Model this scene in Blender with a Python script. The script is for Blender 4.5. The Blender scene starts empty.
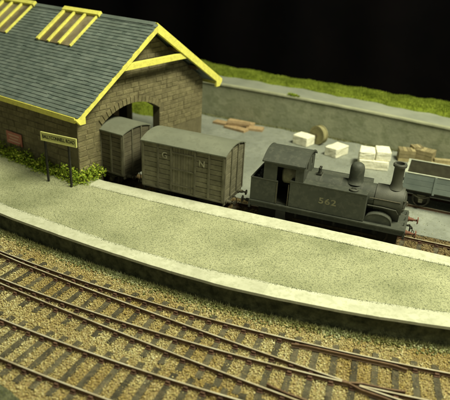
import bpy, bmesh, math, random
import numpy as np
from mathutils import Vector, Matrix

random.seed(7)
rng = np.random.default_rng(11)
S = 0.01                      # all numbers below are millimetres of the model; S turns them into scene units
SC = bpy.context.scene
COL = SC.collection
R = math.radians

# ------------------------------------------------------------------ camera
CAM = Vector((238.7, -331.6, 182.8))
YAW, PITCH, ROLL = R(-21.79), R(25.11), R(3.06)
fwd = Vector((math.sin(YAW) * math.cos(PITCH), math.cos(YAW) * math.cos(PITCH), -math.sin(PITCH)))
rgt = Vector((math.cos(YAW), -math.sin(YAW), 0))
upv = rgt.cross(fwd)
r2 = rgt * math.cos(ROLL) + upv * math.sin(ROLL)
u2 = -rgt * math.sin(ROLL) + upv * math.cos(ROLL)
cd = bpy.data.cameras.new('camera')
cam = bpy.data.objects.new('camera', cd)
COL.objects.link(cam)
m = Matrix((r2, u2, -fwd)).transposed().to_4x4()
m.translation = CAM * S
cam.matrix_world = m
cd.sensor_fit = 'HORIZONTAL'
cd.sensor_width = 36
cd.lens = 557.5 / 450 * 36
cd.clip_start = 0.05
cd.clip_end = 200
cd.dof.use_dof = True
cd.dof.focus_distance = 355 * S
cd.dof.aperture_fstop = 1.4
cd.dof.aperture_blades = 7
SC.camera = cam

# ------------------------------------------------------------------ light
W = bpy.data.worlds.new('World')
SC.world = W
W.use_nodes = True
bg = W.node_tree.nodes['Background']
bg.inputs[0].default_value = (0.84, 0.90, 0.68, 1)
bg.inputs[1].default_value = 0.17


def area(name, loc, target, sx, sy, power, col):
    l = bpy.data.lights.new(name, 'AREA')
    l.shape = 'RECTANGLE'
    l.size, l.size_y = sx * S, sy * S
    l.energy = power
    l.color = col
    o = bpy.data.objects.new(name, l)
    COL.objects.link(o)
    o.location = Vector(loc) * S
    d = (Vector(target) - Vector(loc))
    o.rotation_euler = d.to_track_quat('-Z', 'Y').to_euler()
    return o


area('strip_lamp', (470, -25, 690), (200, 5, 0), 380, 150, 1120, (0.985, 0.975, 0.67))
SC.view_settings.view_transform = 'Standard'
SC.view_settings.look = 'None'
SC.view_settings.exposure = 0
SC.view_settings.gamma = 1
SC.cycles.use_denoising = True


# ------------------------------------------------------------------ materials
def mat(name, c1, c2=None, scale=0.15, rough=0.85, spec=0.3, metal=0.0, bump=0.0, bscale=1.5, speck=None, sscale=2.0,
        samt=0.5, island=None, objrand=0.0, detail=4, contrast=(0.35, 0.65), trans=0.0):
    M = bpy.data.materials.new(name)
    M.use_nodes = True
    nt = M.node_tree
    N, L = nt.nodes, nt.links
    b = N['Principled BSDF']
    b.inputs['Roughness'].default_value = rough
    b.inputs['Specular IOR Level'].default_value = spec
    b.inputs['Metallic'].default_value = metal
    if trans:
        b.inputs['Transmission Weight'].default_value = trans
    geo = N.new('ShaderNodeNewGeometry')
    sc = N.new('ShaderNodeVectorMath')
    sc.operation = 'SCALE'
    sc.inputs['Scale'].default_value = 1 / S
    L.new(geo.outputs['Position'], sc.inputs[0])
    vec = sc.outputs[0]

    def noise(s, det=detail):
        n = N.new('ShaderNodeTexNoise')
        n.inputs['Scale'].default_value = s
        n.inputs['Detail'].default_value = det
        n.inputs['Roughness'].default_value = 0.6
        L.new(vec, n.inputs['Vector'])
        return n.outputs['Fac']

    def remap(v, lo, hi):
        r = N.new('ShaderNodeMapRange')
        r.inputs[1].default_value, r.inputs[2].default_value = lo, hi
        L.new(v, r.inputs[0])
        return r.outputs[0]

    def mix(f, a, c, typ='MIX'):
        x = N.new('ShaderNodeMix')
        x.data_type = 'RGBA'
        x.blend_type = typ
        if isinstance(f, float):
            x.inputs[0].default_value = f
        else:
            L.new(f, x.inputs[0])
        for i, q in ((6, a), (7, c)):
            if isinstance(q, tuple):
                x.inputs[i].default_value = (*q, 1)
            else:
                L.new(q, x.inputs[i])
        return x.outputs[2]

    col = c1
    if island:
        ra = N.new('ShaderNodeValToRGB')
        e = ra.color_ramp.elements
        while len(e) < len(island):
            e.new(0.5)
        for i, c in enumerate(island):
            e[i].position = i / (len(island) - 1)
            e[i].color = (*c, 1)
        L.new(geo.outputs['Random Per Island'], ra.inputs[0])
        col = ra.outputs[0]
        if c2 is not None:
            col = mix(remap(noise(scale), *contrast), col, mix(1.0, col, c2, 'MULTIPLY'))
    elif c2 is not None:
        col = mix(remap(noise(scale), *contrast), c1, c2)
    if speck is not None:
        f = remap(noise(sscale, 2), 0.5, 0.62)
        mm = N.new('ShaderNodeMath')
        mm.operation = 'MULTIPLY'
        mm.inputs[1].default_value = samt
        L.new(f, mm.inputs[0])
        col = mix(mm.outputs[0], col, speck)
    if objrand:
        oi = N.new('ShaderNodeObjectInfo')
        hs = N.new('ShaderNodeHueSaturation')
        r = N.new('ShaderNodeMapRange')
        r.inputs[3].default_value, r.inputs[4].default_value = 1 - objrand, 1 + objrand
        L.new(oi.outputs['Random'], r.inputs[0])
        L.new(r.outputs[0], hs.inputs['Value'])
        if isinstance(col, tuple):
            hs.inputs['Color'].default_value = (*col, 1)
        else:
            L.new(col, hs.inputs['Color'])
        col = hs.outputs[0]
    if isinstance(col, tuple):
        b.inputs['Base Color'].default_value = (*col, 1)
    else:
        L.new(col, b.inputs['Base Color'])
    if bump:
        bn = N.new('ShaderNodeBump')
        bn.inputs['Strength'].default_value = min(1.0, bump)
        bn.inputs['Distance'].default_value = 0.6 * S * max(1.0, bump)
        L.new(noise(bscale, 3), bn.inputs['Height'])
        L.new(bn.outputs[0], b.inputs['Normal'])
    return M


M = {}
M['ballast_bed'] = mat('ballast_bed', (0.20, 0.14, 0.06), (0.34, 0.26, 0.12), 0.5, bump=1, bscale=0.9)
M['ballast'] = mat('ballast', (0.5, 0.4, 0.2), (0.72, 0.62, 0.44), 0.022, rough=0.9, spec=0.2, contrast=(0.4, 0.62),
                   island=[(0.31, 0.24, 0.092), (0.47, 0.40, 0.175), (0.62, 0.56, 0.29), (0.55, 0.485, 0.22), (0.77, 0.735, 0.48), (0.43, 0.355, 0.15), (0.68, 0.625, 0.36)])
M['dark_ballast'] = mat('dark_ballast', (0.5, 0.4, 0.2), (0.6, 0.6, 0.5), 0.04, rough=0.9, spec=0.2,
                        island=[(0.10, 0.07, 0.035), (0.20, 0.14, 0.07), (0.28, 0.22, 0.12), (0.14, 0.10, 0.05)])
M['sleeper'] = mat('sleeper', (0.046, 0.040, 0.025), (0.10, 0.09, 0.057), 0.22, rough=0.9, bump=0.9, bscale=1.6, objrand=0.35, speck=(0.15, 0.12, 0.07), sscale=0.5, samt=0.45)
M['chair'] = mat('chair', (0.062, 0.032, 0.02), (0.115, 0.062, 0.04), 0.5, rough=0.75, objrand=0.25)
M['rust'] = mat('rust', (0.075, 0.038, 0.02), (0.15, 0.085, 0.045), 0.3, rough=0.65, spec=0.4)
M['railhead'] = mat('railhead', (0.86, 0.80, 0.62), (0.55, 0.46, 0.30), 0.06, rough=0.42, metal=0.5, spec=0.7)
M['rail_dark'] = mat('rail_dark', (0.11, 0.06, 0.035), (0.19, 0.12, 0.07), 0.2, rough=0.5, spec=0.5)
M['platform'] = mat('platform', (0.22, 0.235, 0.13), (0.48, 0.485, 0.305), 0.026, rough=0.95, spec=0.15, bump=0.9, bscale=1.2,
                    speck=(0.11, 0.125, 0.07), sscale=0.8, samt=0.5, detail=9, contrast=(0.27, 0.72))
M['grit'] = mat('grit', (0.4, 0.4, 0.3), (0.50, 0.54, 0.46), 0.026, rough=0.95, spec=0.15, contrast=(0.72, 0.27),
                island=[(0.10, 0.11, 0.06), (0.36, 0.38, 0.25), (0.58, 0.59, 0.43), (0.20, 0.215, 0.13), (0.72, 0.72, 0.56), (0.44, 0.46, 0.31)])
M['coping'] = mat('coping', (0.45, 0.455, 0.34), (0.56, 0.565, 0.44), 0.09, rough=0.85, bump=0.25, bscale=0.8,
                  speck=(0.38, 0.39, 0.27), sscale=0.35, samt=0.5, objrand=0.05)
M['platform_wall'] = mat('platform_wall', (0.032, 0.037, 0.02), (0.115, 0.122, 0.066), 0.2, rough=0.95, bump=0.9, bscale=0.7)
M['flock'] = mat('flock', (0.1, 0.1, 0.03), (0.8, 0.7, 0.5), 0.05, rough=0.95, spec=0.1,
                 island=[(0.06, 0.08, 0.025), (0.14, 0.16, 0.06), (0.30, 0.32, 0.17), (0.18, 0.20, 0.09), (0.46, 0.47, 0.31)])
M['weed'] = mat('weed', (0.1, 0.2, 0.03), (0.7, 0.7, 0.5), 0.06, rough=0.8, spec=0.2,
                island=[(0.12, 0.20, 0.015), (0.24, 0.35, 0.03), (0.42, 0.50, 0.06), (0.16, 0.25, 0.02), (0.55, 0.58, 0.10)])
M['grass'] = mat('grass', (0.1, 0.2, 0.03), (0.45, 0.5, 0.35), 0.05, rough=0.9, spec=0.1,
                 island=[(0.19, 0.25, 0.035), (0.28, 0.35, 0.05), (0.36, 0.42, 0.075), (0.24, 0.30, 0.04)])
M['turf'] = mat('turf', (0.13, 0.17, 0.014), (0.20, 0.25, 0.025), 0.08, rough=0.95, bump=1, bscale=0.5)
M['yard'] = mat('yard', (0.185, 0.20, 0.175), (0.26, 0.275, 0.24), 0.03, rough=0.9, bump=0.5, bscale=0.9, detail=6,
                speck=(0.15, 0.16, 0.13), sscale=0.15, samt=0.4)
M['siding_bed'] = mat('siding_bed', (0.09, 0.065, 0.035), (0.16, 0.12, 0.065), 0.4, bump=1, bscale=0.9)
M['bank_wall'] = mat('bank_wall', (0.21, 0.225, 0.15), (0.29, 0.30, 0.205), 0.05, rough=0.95, bump=0.6, bscale=0.4,
                     speck=(0.15, 0.17, 0.095), sscale=0.12, samt=0.5, detail=6)
M['bank_coping'] = mat('bank_coping', (0.37, 0.38, 0.26), (0.27, 0.28, 0.19), 0.06, rough=0.9, bump=0.4, bscale=0.5)
M['bank_top'] = mat('bank_top', (0.21, 0.225, 0.185), (0.28, 0.295, 0.24), 0.03, rough=0.95, bump=0.4, bscale=0.8)
M['cloth'] = mat('cloth', (0.0025, 0.0025, 0.003), (0.004, 0.0035, 0.004), 0.01, rough=1.0, spec=0.0)
M['stone'] = mat('stone', (0.140, 0.120, 0.064), (0.215, 0.188, 0.105), 0.18, rough=0.92, bump=0.7, bscale=1.0,
                 speck=(0.12, 0.11, 0.05), sscale=0.35, samt=0.5, objrand=0.15, detail=5)
M['mortar'] = mat('mortar', (0.155, 0.137, 0.077), (0.115, 0.10, 0.056), 0.2, rough=0.95, bump=0.5, bscale=1.2)
M['slate'] = mat('slate', (0.15, 0.17, 0.15), (0.72, 0.74, 0.72), 0.06, rough=0.7, spec=0.35, bump=0.3, bscale=1.5, objrand=0.06,
                 island=[(0.108, 0.138, 0.128), (0.14, 0.172, 0.16), (0.172, 0.205, 0.188), (0.126, 0.158, 0.146), (0.19, 0.22, 0.20)])
M['yellow'] = mat('yellow', (0.82, 0.77, 0.16), (0.72, 0.68, 0.14), 0.2, rough=0.75, bump=0.35, bscale=0.8, speck=(0.52, 0.47, 0.12), sscale=0.3, samt=0.4)
M['underside'] = mat('underside', (0.10, 0.085, 0.05), (0.07, 0.06, 0.035), 0.2)
M['interior'] = mat('interior', (0.12, 0.10, 0.07), (0.08, 0.07, 0.05), 0.1)
M['timber'] = mat('timber', (0.16, 0.11, 0.06), (0.10, 0.07, 0.04), 0.2)
M['pane'] = mat('pane', (0.56, 0.47, 0.30), (0.28, 0.22, 0.12), 0.05, rough=0.25, spec=0.5, trans=0.55, contrast=(0.4, 0.6))
M['loco'] = mat('loco', (0.040, 0.045, 0.036), (0.058, 0.063, 0.050), 0.07, rough=0.62, spec=0.35, bump=0.12, bscale=1.6,
                speck=(0.095, 0.097, 0.076), sscale=0.3, samt=0.35, detail=6)
M['loco_dark'] = mat('loco_dark', (0.03, 0.032, 0.024), (0.05, 0.05, 0.036), 0.15, rough=0.7)
M['loco_soot'] = mat('loco_soot', (0.046, 0.049, 0.039), (0.075, 0.076, 0.060), 0.1, rough=0.6, spec=0.4, bump=0.15, bscale=1.5)
M['wheel'] = mat('wheel', (0.05, 0.048, 0.036), (0.085, 0.075, 0.055), 0.2, rough=0.7)
M['red'] = mat('red', (0.20, 0.075, 0.045), (0.12, 0.06, 0.04), 0.3, rough=0.7)
M['steel'] = mat('steel', (0.14, 0.13, 0.10), (0.09, 0.08, 0.06), 0.5, rough=0.45, metal=0.8)
M['backhead'] = mat('backhead', (0.26, 0.25, 0.17), (0.15, 0.14, 0.09), 0.3, rough=0.6)
M['number'] = mat('number', (0.20, 0.19, 0.12), (0.14, 0.135, 0.085), 0.3, rough=0.8, contrast=(0.42, 0.58))
M['coal'] = mat('coal', (0.02, 0.02, 0.018), (0.04, 0.04, 0.03), 0.5, rough=0.5, spec=0.5)
M['van'] = mat('van', (0.115, 0.107, 0.07), (0.185, 0.172, 0.115), 0.11, rough=0.85, bump=0.25, bscale=1.6, objrand=0.14,
               speck=(0.10, 0.095, 0.055), sscale=0.3, samt=0.45, detail=6)
M['van_frame'] = mat('van_frame', (0.085, 0.08, 0.052), (0.15, 0.142, 0.095), 0.15, rough=0.85, objrand=0.1)
M['van_roof'] = mat('van_roof', (0.14, 0.15, 0.115), (0.185, 0.195, 0.15), 0.05, rough=0.8, bump=0.15, bscale=0.8, detail=6,
                    speck=(0.115, 0.12, 0.09), sscale=0.2, samt=0.4)
M['van_back'] = mat('van_back', (0.022, 0.02, 0.014))
M['letter'] = mat('letter', (0.33, 0.32, 0.23), (0.20, 0.19, 0.13), 0.4, rough=0.85, contrast=(0.4, 0.6))
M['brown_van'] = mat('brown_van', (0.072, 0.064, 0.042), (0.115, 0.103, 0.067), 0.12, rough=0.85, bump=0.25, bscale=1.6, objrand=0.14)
M['wagon'] = mat('wagon', (0.22, 0.265, 0.25), (0.28, 0.325, 0.30), 0.1, rough=0.8, bump=0.15, bscale=1.5, objrand=0.08)
M['wagon_rim'] = mat('wagon_rim', (0.40, 0.42, 0.33), (0.30, 0.32, 0.26), 0.2, rough=0.8)
M['wagon_floor'] = mat('wagon_floor', (0.09, 0.085, 0.06), (0.13, 0.125, 0.085), 0.2, rough=0.9)
M['white_stone'] = mat('white_stone', (0.86, 0.84, 0.70), (0.78, 0.76, 0.60), 0.2, rough=0.9, bump=0.5, bscale=0.6,
                       speck=(0.66, 0.62, 0.46), sscale=0.4, samt=0.35, objrand=0.05)
M['wood'] = mat('wood', (0.29, 0.20, 0.105), (0.40, 0.29, 0.165), 0.25, rough=0.85, bump=0.4, bscale=1.0, objrand=0.3)
M['old_wood'] = mat('old_wood', (0.24, 0.20, 0.10), (0.32, 0.27, 0.15), 0.25, rough=0.9, bump=0.4, bscale=1.0, objrand=0.35)
M['drum'] = mat('drum', (0.32, 0.29, 0.15), (0.24, 0.22, 0.11), 0.2, rough=0.85, bump=0.4, bscale=1.0)
M['sign'] = mat('sign', (0.66, 0.66, 0.24), (0.56, 0.57, 0.22), 0.3, rough=0.6)
M['black'] = mat('black', (0.018, 0.018, 0.014), (0.03, 0.03, 0.022), 0.3, rough=0.7)
M['red_plate'] = mat('red_plate', (0.50, 0.20, 0.15), (0.40, 0.14, 0.10), 0.3, rough=0.6)
M['red_plate_marks'] = mat('red_plate_marks', (0.62, 0.42, 0.32))


# ------------------------------------------------------------------ mesh helpers
class MB:
    def __init__(s):
        s.v, s.f, s.m = [], [], []

    def add(s, vs, fs, mi=0):
        k = len(s.v)
        s.v += [tuple(x) for x in vs]
        for f in fs:
            s.f.append([i + k for i in f])
            s.m.append(mi)
        return s

    def box(s, a, b, mi=0):
        x0, y0, z0 = a
        x1, y1, z1 = b
        return s.add([(x0, y0, z0), (x1, y0, z0), (x1, y1, z0), (x0, y1, z0), (x0, y0, z1), (x1, y0, z1), (x1, y1, z1), (x0, y1, z1)],
                     [(0, 3, 2, 1), (4, 5, 6, 7), (0, 1, 5, 4), (1, 2, 6, 5), (2, 3, 7, 6), (3, 0, 4, 7)], mi)

    def prism(s, pts, axis, a, b, mi=0):
        """polygon pts (2-D, counter-clockwise seen from +axis) extruded from a to b along axis"""
        n = len(pts)

        def P(q, t):
            return {'x': (t, q[0], q[1]), 'y': (q[1], t, q[0]), 'z': (q[0], q[1], t)}[axis]
        vs = [P(q, a) for q in pts] + [P(q, b) for q in pts]
        fs = [tuple(range(n))[::-1], tuple(range(n, 2 * n))] + [(i, (i + 1) % n, n + (i + 1) % n, n + i) for i in range(n)]
        return s.add(vs, fs, mi)

    def lathe(s, prof, origin=(0, 0, 0), axis='z', n=20, mi=0):
        """profile (radius, height) turned round an axis"""
        vs = []
        for r, h in prof:
            for i in range(n):
                t = 2 * math.pi * i / n
                c, d = r * math.cos(t), r * math.sin(t)
                q = {'z': (c, d, h), 'x': (h, c, d), 'y': (d, h, c)}[axis]
                vs.append((q[0] + origin[0], q[1] + origin[1], q[2] + origin[2]))
        fs = []
        for j in range(len(prof) - 1):
            for i in range(n):
                a, b = j * n + i, j * n + (i + 1) % n
                fs.append((a, b, b + n, a + n))
        fs.append(tuple(range(n))[::-1])
        k = (len(prof) - 1) * n
        fs.append(tuple(range(k, k + n)))
        return s.add(vs, fs, mi)

    def tube(s, path, r, n=6, mi=0):
        path = [Vector(p) for p in path]
        rings = []
        for i, p in enumerate(path):
            d = (path[min(i + 1, len(path) - 1)] - path[max(i - 1, 0)]).normalized()
            a = d.orthogonal().normalized() if i == 0 else (rings[-1][1] - d * rings[-1][1].dot(d)).normalized()
            b = d.cross(a)
            rings.append(([p + (a * math.cos(2 * math.pi * k / n) + b * math.sin(2 * math.pi * k / n)) * r for k in range(n)], a))
        vs = [q for rg, _ in rings for q in rg]
        fs = []
        for j in range(len(path) - 1):
            for k in range(n):
                a, b = j * n + k, j * n + (k + 1) % n
                fs.append((a, b, b + n, a + n))
        fs.append(tuple(range(n))[::-1])
        fs.append(tuple(range((len(path) - 1) * n, len(path) * n)))
        return s.add(vs, fs, mi)

    def mesh(s, name, bevel=0.0, smooth=False, jitter=0.0):
        me = bpy.data.meshes.new(name)
        me.from_pydata([(a * S, b * S, c * S) for a, b, c in s.v], [], s.f)
        bm = bmesh.new()
        bm.from_mesh(me)
        for f, mi in zip(bm.faces, s.m):
            f.material_index = mi
        bmesh.ops.recalc_face_normals(bm, faces=bm.faces)
        if bevel:
            es = [e for e in bm.edges if len(e.link_faces) == 2 and e.calc_face_angle(0) > 0.5]
            bmesh.ops.bevel(bm, geom=es, offset=bevel * S, segments=1, affect='EDGES', clamp_overlap=True)
        if jitter:
            for v in bm.verts:
                v.co += Vector((random.uniform(-1, 1), random.uniform(-1, 1), random.uniform(-1, 1))) * jitter * S
        bm.to_mesh(me)
        bm.free()
        if smooth:
            me.shade_smooth()
            me.set_sharp_from_angle(angle=R(35))
        return me

    def build(s, name, material, parent=None, bevel=0.0, smooth=False, jitter=0.0):
        return obj(name, s.mesh(name, bevel, smooth, jitter), material, parent)


def obj(name, me, material=None, parent=None, loc=None, rz=None):
    if material is not None and not me.materials:
        for q in (material if isinstance(material, (list, tuple)) else [material]):
            me.materials.append(M[q])
    o = bpy.data.objects.new(name, me)
    COL.objects.link(o)
    o.parent = parent
    if loc is not None:
        o.location = Vector(loc) * S
    if rz is not None:
        o.rotation_euler[2] = rz
    return o


def tag(o, label=None, cat=None, group=None, kind=None):
    for k, v in (('label', label), ('category', cat), ('group', group), ('kind', kind)):
        if v:
            o[k] = v
    return o


def thing(name, label, cat, loc=(0, 0, 0), rz=0, group=None):
    o = bpy.data.objects.new(name, None)
    COL.objects.link(o)
    o.empty_display_size = 0.1
    o.location = Vector(loc) * S
    o.rotation_euler[2] = rz
    return tag(o, label, cat, group)


def numpy_mesh(name, verts, faces, material, parent=None, kind=None):
    """verts (n,3) in mm, faces (m,k) all the same size"""
    me = bpy.data.meshes.new(name)
    n, k = faces.shape
    me.vertices.add(len(verts))
    me.vertices.foreach_set('co', (verts * S).astype(np.float32).ravel())
    me.loops.add(n * k)
    me.loops.foreach_set('vertex_index', faces.astype(np.int32).ravel())
    me.polygons.add(n)
    me.polygons.foreach_set('loop_start', (np.arange(n) * k).astype(np.int32))
    me.update(calc_edges=True)
    o = obj(name, me, material, parent)
    if kind:
        o['kind'] = kind
    return o


def text(name, body, size, material, parent, loc, rot, depth=0.12, spacing=1.0, width=None, bold=0.0):
    cu = bpy.data.curves.new(name, 'FONT')
    cu.body = body
    cu.size = size * S
    cu.extrude = depth * S
    cu.offset = bold * S
    cu.space_character = spacing
    cu.align_x, cu.align_y = 'CENTER', 'CENTER'
    t = bpy.data.objects.new(name, cu)
    COL.objects.link(t)
    bpy.context.view_layer.update()
    me = bpy.data.meshes.new_from_object(t.evaluated_get(bpy.context.evaluated_depsgraph_get()))
    bpy.data.objects.remove(t)
    me.materials.clear()
    if width:
        xs = [v.co.x for v in me.vertices]
        k = width * S / (max(xs) - min(xs))
        for v in me.vertices:
            v.co.x *= k
    o = obj(name, me, material, parent, loc)
    o.rotation_euler = rot
    return o


def spline(pts, n=8):
    """Catmull-Rom through 2-D points"""
    P = [np.array(q, float) for q in pts]
    P = [2 * P[0] - P[1]] + P + [2 * P[-1] - P[-2]]
    out = []
    for i in range(1, len(P) - 2):
        for k in range(n):
            t = k / n
            out.append(0.5 * (2 * P[i] + (P[i + 1] - P[i - 1]) * t + (2 * P[i - 1] - 5 * P[i] + 4 * P[i + 1] - P[i + 2]) * t * t
                              + (3 * P[i] - P[i - 1] - 3 * P[i + 1] + P[i + 2]) * t ** 3))
    out.append(P[-2])
    return [tuple(q) for q in out]


def offset(path, d):
    out = []
    for i, q in enumerate(path):
        a, b = path[max(i - 1, 0)], path[min(i + 1, len(path) - 1)]
        t = np.array(b) - np.array(a)
        t = t / np.linalg.norm(t)
        out.append((q[0] - t[1] * d, q[1] + t[0] * d))
    return out


# ------------------------------------------------------------------ ground sheets
MB().add([(-330, -300, -3.6), (420, -300, -3.6), (420, 500, -3.6), (-330, 500, -3.6)], [(0, 1, 2, 3)]).build('ground', 'ballast_bed')['kind'] = 'structure'

# platform edges measured along their top edge
FRONT = spline([(-160, -58), (-90, -70.5), (-21.8, -81.5), (14.7, -85.8), (47.6, -88.8), (77.4, -90.6), (118.3, -92.3), (154.4, -91.2), (207.9, -84.8), (261.8, -73.5), (330, -55)], 6)
FRONT_IN = spline([(-160, -45), (-90, -59), (-32.7, -69.3), (20, -75.2), (71.6, -80.2), (115, -81), (149.3, -79.0), (205.4, -72.4), (261.2, -60.2), (330, -42)], 6)
INNER = [(1.5, -2.6), (6.3, -3.4), (46.8, -2.6), (92.4, -1.6), (136.7, -0.2), (177.5, 0.7), (215.1, 1.4), (252.2, 1.8), (330, 2.5)]
INNER_IN = [(1.5, -15.0), (14, -16.5), (56, -17.0), (100, -16.5), (142, -15), (180, -13), (217, -11.8), (253, -10.5), (330, -9)]
ZP = 10.3

# the platform body: its back edge follows the siding and then the shed
back = [(330, 2.2), (252.2, 1.5), (215.1, 1.1), (177.5, 0.4), (136.7, -0.5), (92.4, -1.9), (46.8, -2.9), (6.3, -3.7), (1.4, -2.9), (-3, 8), (-60, 21), (-175, 44)]
poly = [(x, y + 1.3) for x, y in FRONT] + back
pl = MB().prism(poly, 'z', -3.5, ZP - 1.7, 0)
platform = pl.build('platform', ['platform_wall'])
tag(platform, 'grey gravelled station platform with pale painted edges', None, None, 'structure')
# gravelled surface
mid = [(x, y - 0.9) for x, y in FRONT_IN] + [(330, -8.3)] + [(x, y + 0.9) for x, y in INNER_IN[::-1]] + [(1.5, -3.2), (-4, 5), (-60, 17), (-175, 40)]
MB().prism(mid, 'z', ZP - 1.68, ZP - 0.25).build('gravel_surface', 'platform', platform)


def slabs(outer, inner, n, name='coping_slab'):
    def at(path, t):
        x = t
        for (a, b), (c, d) in zip(path[:-1], path[1:]):
            if a <= x <= c:
                return b + (d - b) * (x - a) / (c - a)
        return path[-1][1] if x > path[-1][0] else path[0][1]
    x0 = max(outer[0][0], inner[0][0])
    x1 = min(outer[-1][0], inner[-1][0])
    for i in range(n):
        a, b = x0 + (x1 - x0) * i / n + 0.015, x0 + (x1 - x0) * (i + 1) / n - 0.015
        xs = [a + (b - a) * k / 8 for k in range(9)]
        o = [(x, at(outer, x) + random.uniform(-.18, .18)) for x in xs]
        q = [(x, at(inner, x) + random.uniform(-.55, .55)) for x in xs]
        lo = o if o[4][1] < q[4][1] else q
        hi = q if lo is o else o
        dz = random.uniform(-.02, .02)
        MB().prism(lo + hi[::-1], 'z', ZP - 1.7 + 0.01, ZP + dz).build(name, 'coping', platform)


slabs(FRONT, FRONT_IN, 9)
slabs(INNER, INNER_IN, 7)


def inside(poly, P):
    x, y = P[:, 0], P[:, 1]
    r = np.zeros(len(P), bool)
    j = len(poly) - 1
    for i in range(len(poly)):
        (xi, yi), (xj, yj) = poly[i], poly[j]
        if yi != yj:
            r ^= ((yi > y) != (yj > y)) & (x < (xj - xi) * (y - yi) / (yj - yi) + xi)
        j = i
    return r


CUBE_V = np.array([(-1, -1, -1), (1, -1, -1), (1, 1, -1), (-1, 1, -1), (-1, -1, 1), (1, -1, 1), (1, 1, 1), (-1, 1, 1)], float)
CUBE_F = np.array([(0, 3, 2, 1), (4, 5, 6, 7), (0, 1, 5, 4), (1, 2, 6, 5), (2, 3, 7, 6), (3, 0, 4, 7)])
OCT_V = np.array([(1, 0, 0), (0, 1, 0), (-1, 0, 0), (0, -1, 0), (0, 0, 1), (0, 0, -1)], float)
OCT_F = np.array([(0, 1, 4), (1, 2, 4), (2, 3, 4), (3, 0, 4), (1, 0, 5), (2, 1, 5), (3, 2, 5), (0, 3, 5)])


def grains(name, P, size, material, parent=None, flat=0.7, cube=True):
    """angular stones, one per row of P"""
    V, F = (CUBE_V, CUBE_F) if cube else (OCT_V, OCT_F)
    n = len(P)
    v = V[None] * (1 + rng.uniform(-.45, .25, (n, len(V), 1))) * (size[:, None, None] * 0.5)
    v[:, :, 2] *= flat
    a = rng.uniform(0, 6.28, n)
    tx = rng.normal(0, .5, n)
    c, s = np.cos(tx)[:, None], np.sin(tx)[:, None]
    y, z = v[:, :, 1] * c - v[:, :, 2] * s, v[:, :, 1] * s + v[:, :, 2] * c
    v[:, :, 1], v[:, :, 2] = y, z
    c, s = np.cos(a)[:, None], np.sin(a)[:, None]
    x, y = v[:, :, 0] * c - v[:, :, 1] * s, v[:, :, 0] * s + v[:, :, 1] * c
    v[:, :, 0], v[:, :, 1] = x, y
    v += P[:, None, :]
    f = (F[None] + (np.arange(n) * len(V))[:, None, None]).reshape(-1, F.shape[1])
    return numpy_mesh(name, v.reshape(-1, 3), f, material, parent, 'stuff')


# loose grit on the platform
P = np.c_[rng.uniform(-130, 300, 60000), rng.uniform(-90, 30, 60000)]
P = P[inside(mid, P)]
P = np.c_[P, np.full(len(P), ZP - 0.2)]
# grit that has strayed over the inner edge of the coping
xe = rng.uniform(-120, 300, 5200)
ye = np.where(np.arange(5200) % 2 == 0, np.interp(xe, [q[0] for q in FRONT_IN], [q[1] for q in FRONT_IN]) - np.abs(rng.normal(0, .9, 5200)) + .3,
              np.interp(xe, [q[0] for q in INNER_IN], [q[1] for q in INNER_IN]) + np.abs(rng.normal(0, .9, 5200)) - .3)
okk = (np.arange(5200) % 2 == 0) | (xe > 4)
P = np.r_[P, np.c_[xe, ye, np.full(5200, ZP + .05)][okk]]
grains('grit', P, rng.uniform(.3, .75, len(P)), 'grit', platform, 0.55, cube=False)

# ------------------------------------------------------------------ tracks
CX, CY = 95.0, 890.0


def arc(r, x0, x1, step=6.0, cx=CX):
    n = int((x1 - x0) / step) + 1
    return [(x, CY - math.sqrt(r * r - (x - cx) ** 2)) for x in np.linspace(x0, x1, n)]


PROF = [(-.35, -.5), (-.38, -.15), (-.31, 0.0), (.31, 0.0), (.38, -.15), (.35, -.5), (.18, -.8), (.18, -1.7), (.45, -1.95), (.45, -2.2), (-.45, -2.2), (-.45, -1.95), (-.18, -1.7), (-.18, -.8)]


def rail(path, parent, name='rail', mats=('rust', 'railhead'), taper=None, lean=0.0):
    b = MB()
    n = len(PROF)
    vs = []
    for i, q in enumerate(path):
        a, c = path[max(i - 1, 0)], path[min(i + 1, len(path) - 1)]
        t = np.array(c) - np.array(a)
        t = t / np.linalg.norm(t)
        w = 1.0 if not taper else taper(i / (len(path) - 1))
        for u, z in PROF:
            vs.append((q[0] - t[1] * u * w, q[1] + t[0] * u * w, z))
    for i in range(len(path) - 1):
        for k in range(n):
            a, c = i * n + k, i * n + (k + 1) % n
            b.add([], [])
            b.f.append([a, a + n, c + n, c])
            b.m.append(1 if k in (1, 2, 3) else 0)
    b.v = vs
    b.f.append(list(range(n)))
    b.m.append(0)
    b.f.append(list(range((len(path) - 1) * n, len(path) * n))[::-1])
    b.m.append(0)
    return b.build(name, list(mats), parent)


def rail_y(path, x):
    for (a, b), (c, d) in zip(path[:-1], path[1:]):
        if a <= x <= c:
            return b + (d - b) * (x - a) / (c - a)
    return None


sleeper_rects = []      # (cx, cy, half length, half width, angle)
_chair = MB().box((-1.45, -2.0, 0), (1.45, 2.0, .5)).box((-1.05, -1.4, .5), (1.05, -.25, 1.6)).box((-1.05, .25, .5), (1.05, 1.4, 1.6)).mesh('rail_chair', bevel=.12)
_sl = {}


def sleeper(parent, c, ang, length, ztop=-2.65, rails=(), width=3.3):
    L_ = round(length)
    if L_ not in _sl:
        _sl[L_] = [MB().box((-width / 2, -L_ / 2, -1.2), (width / 2, L_ / 2, 0)).mesh('sleeper', bevel=.15, jitter=.08) for _ in range(2)]
    o = obj('sleeper', random.choice(_sl[L_]), 'sleeper', parent, (c[0], c[1], ztop + random.uniform(-.06, .1)), ang + random.uniform(-.02, .02))
    sleeper_rects.append((c[0], c[1], L_ / 2, width / 2, ang))
    for d in rails:
        obj('rail_chair', _chair, 'chair', o, (0, d, 0))
    return o


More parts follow.
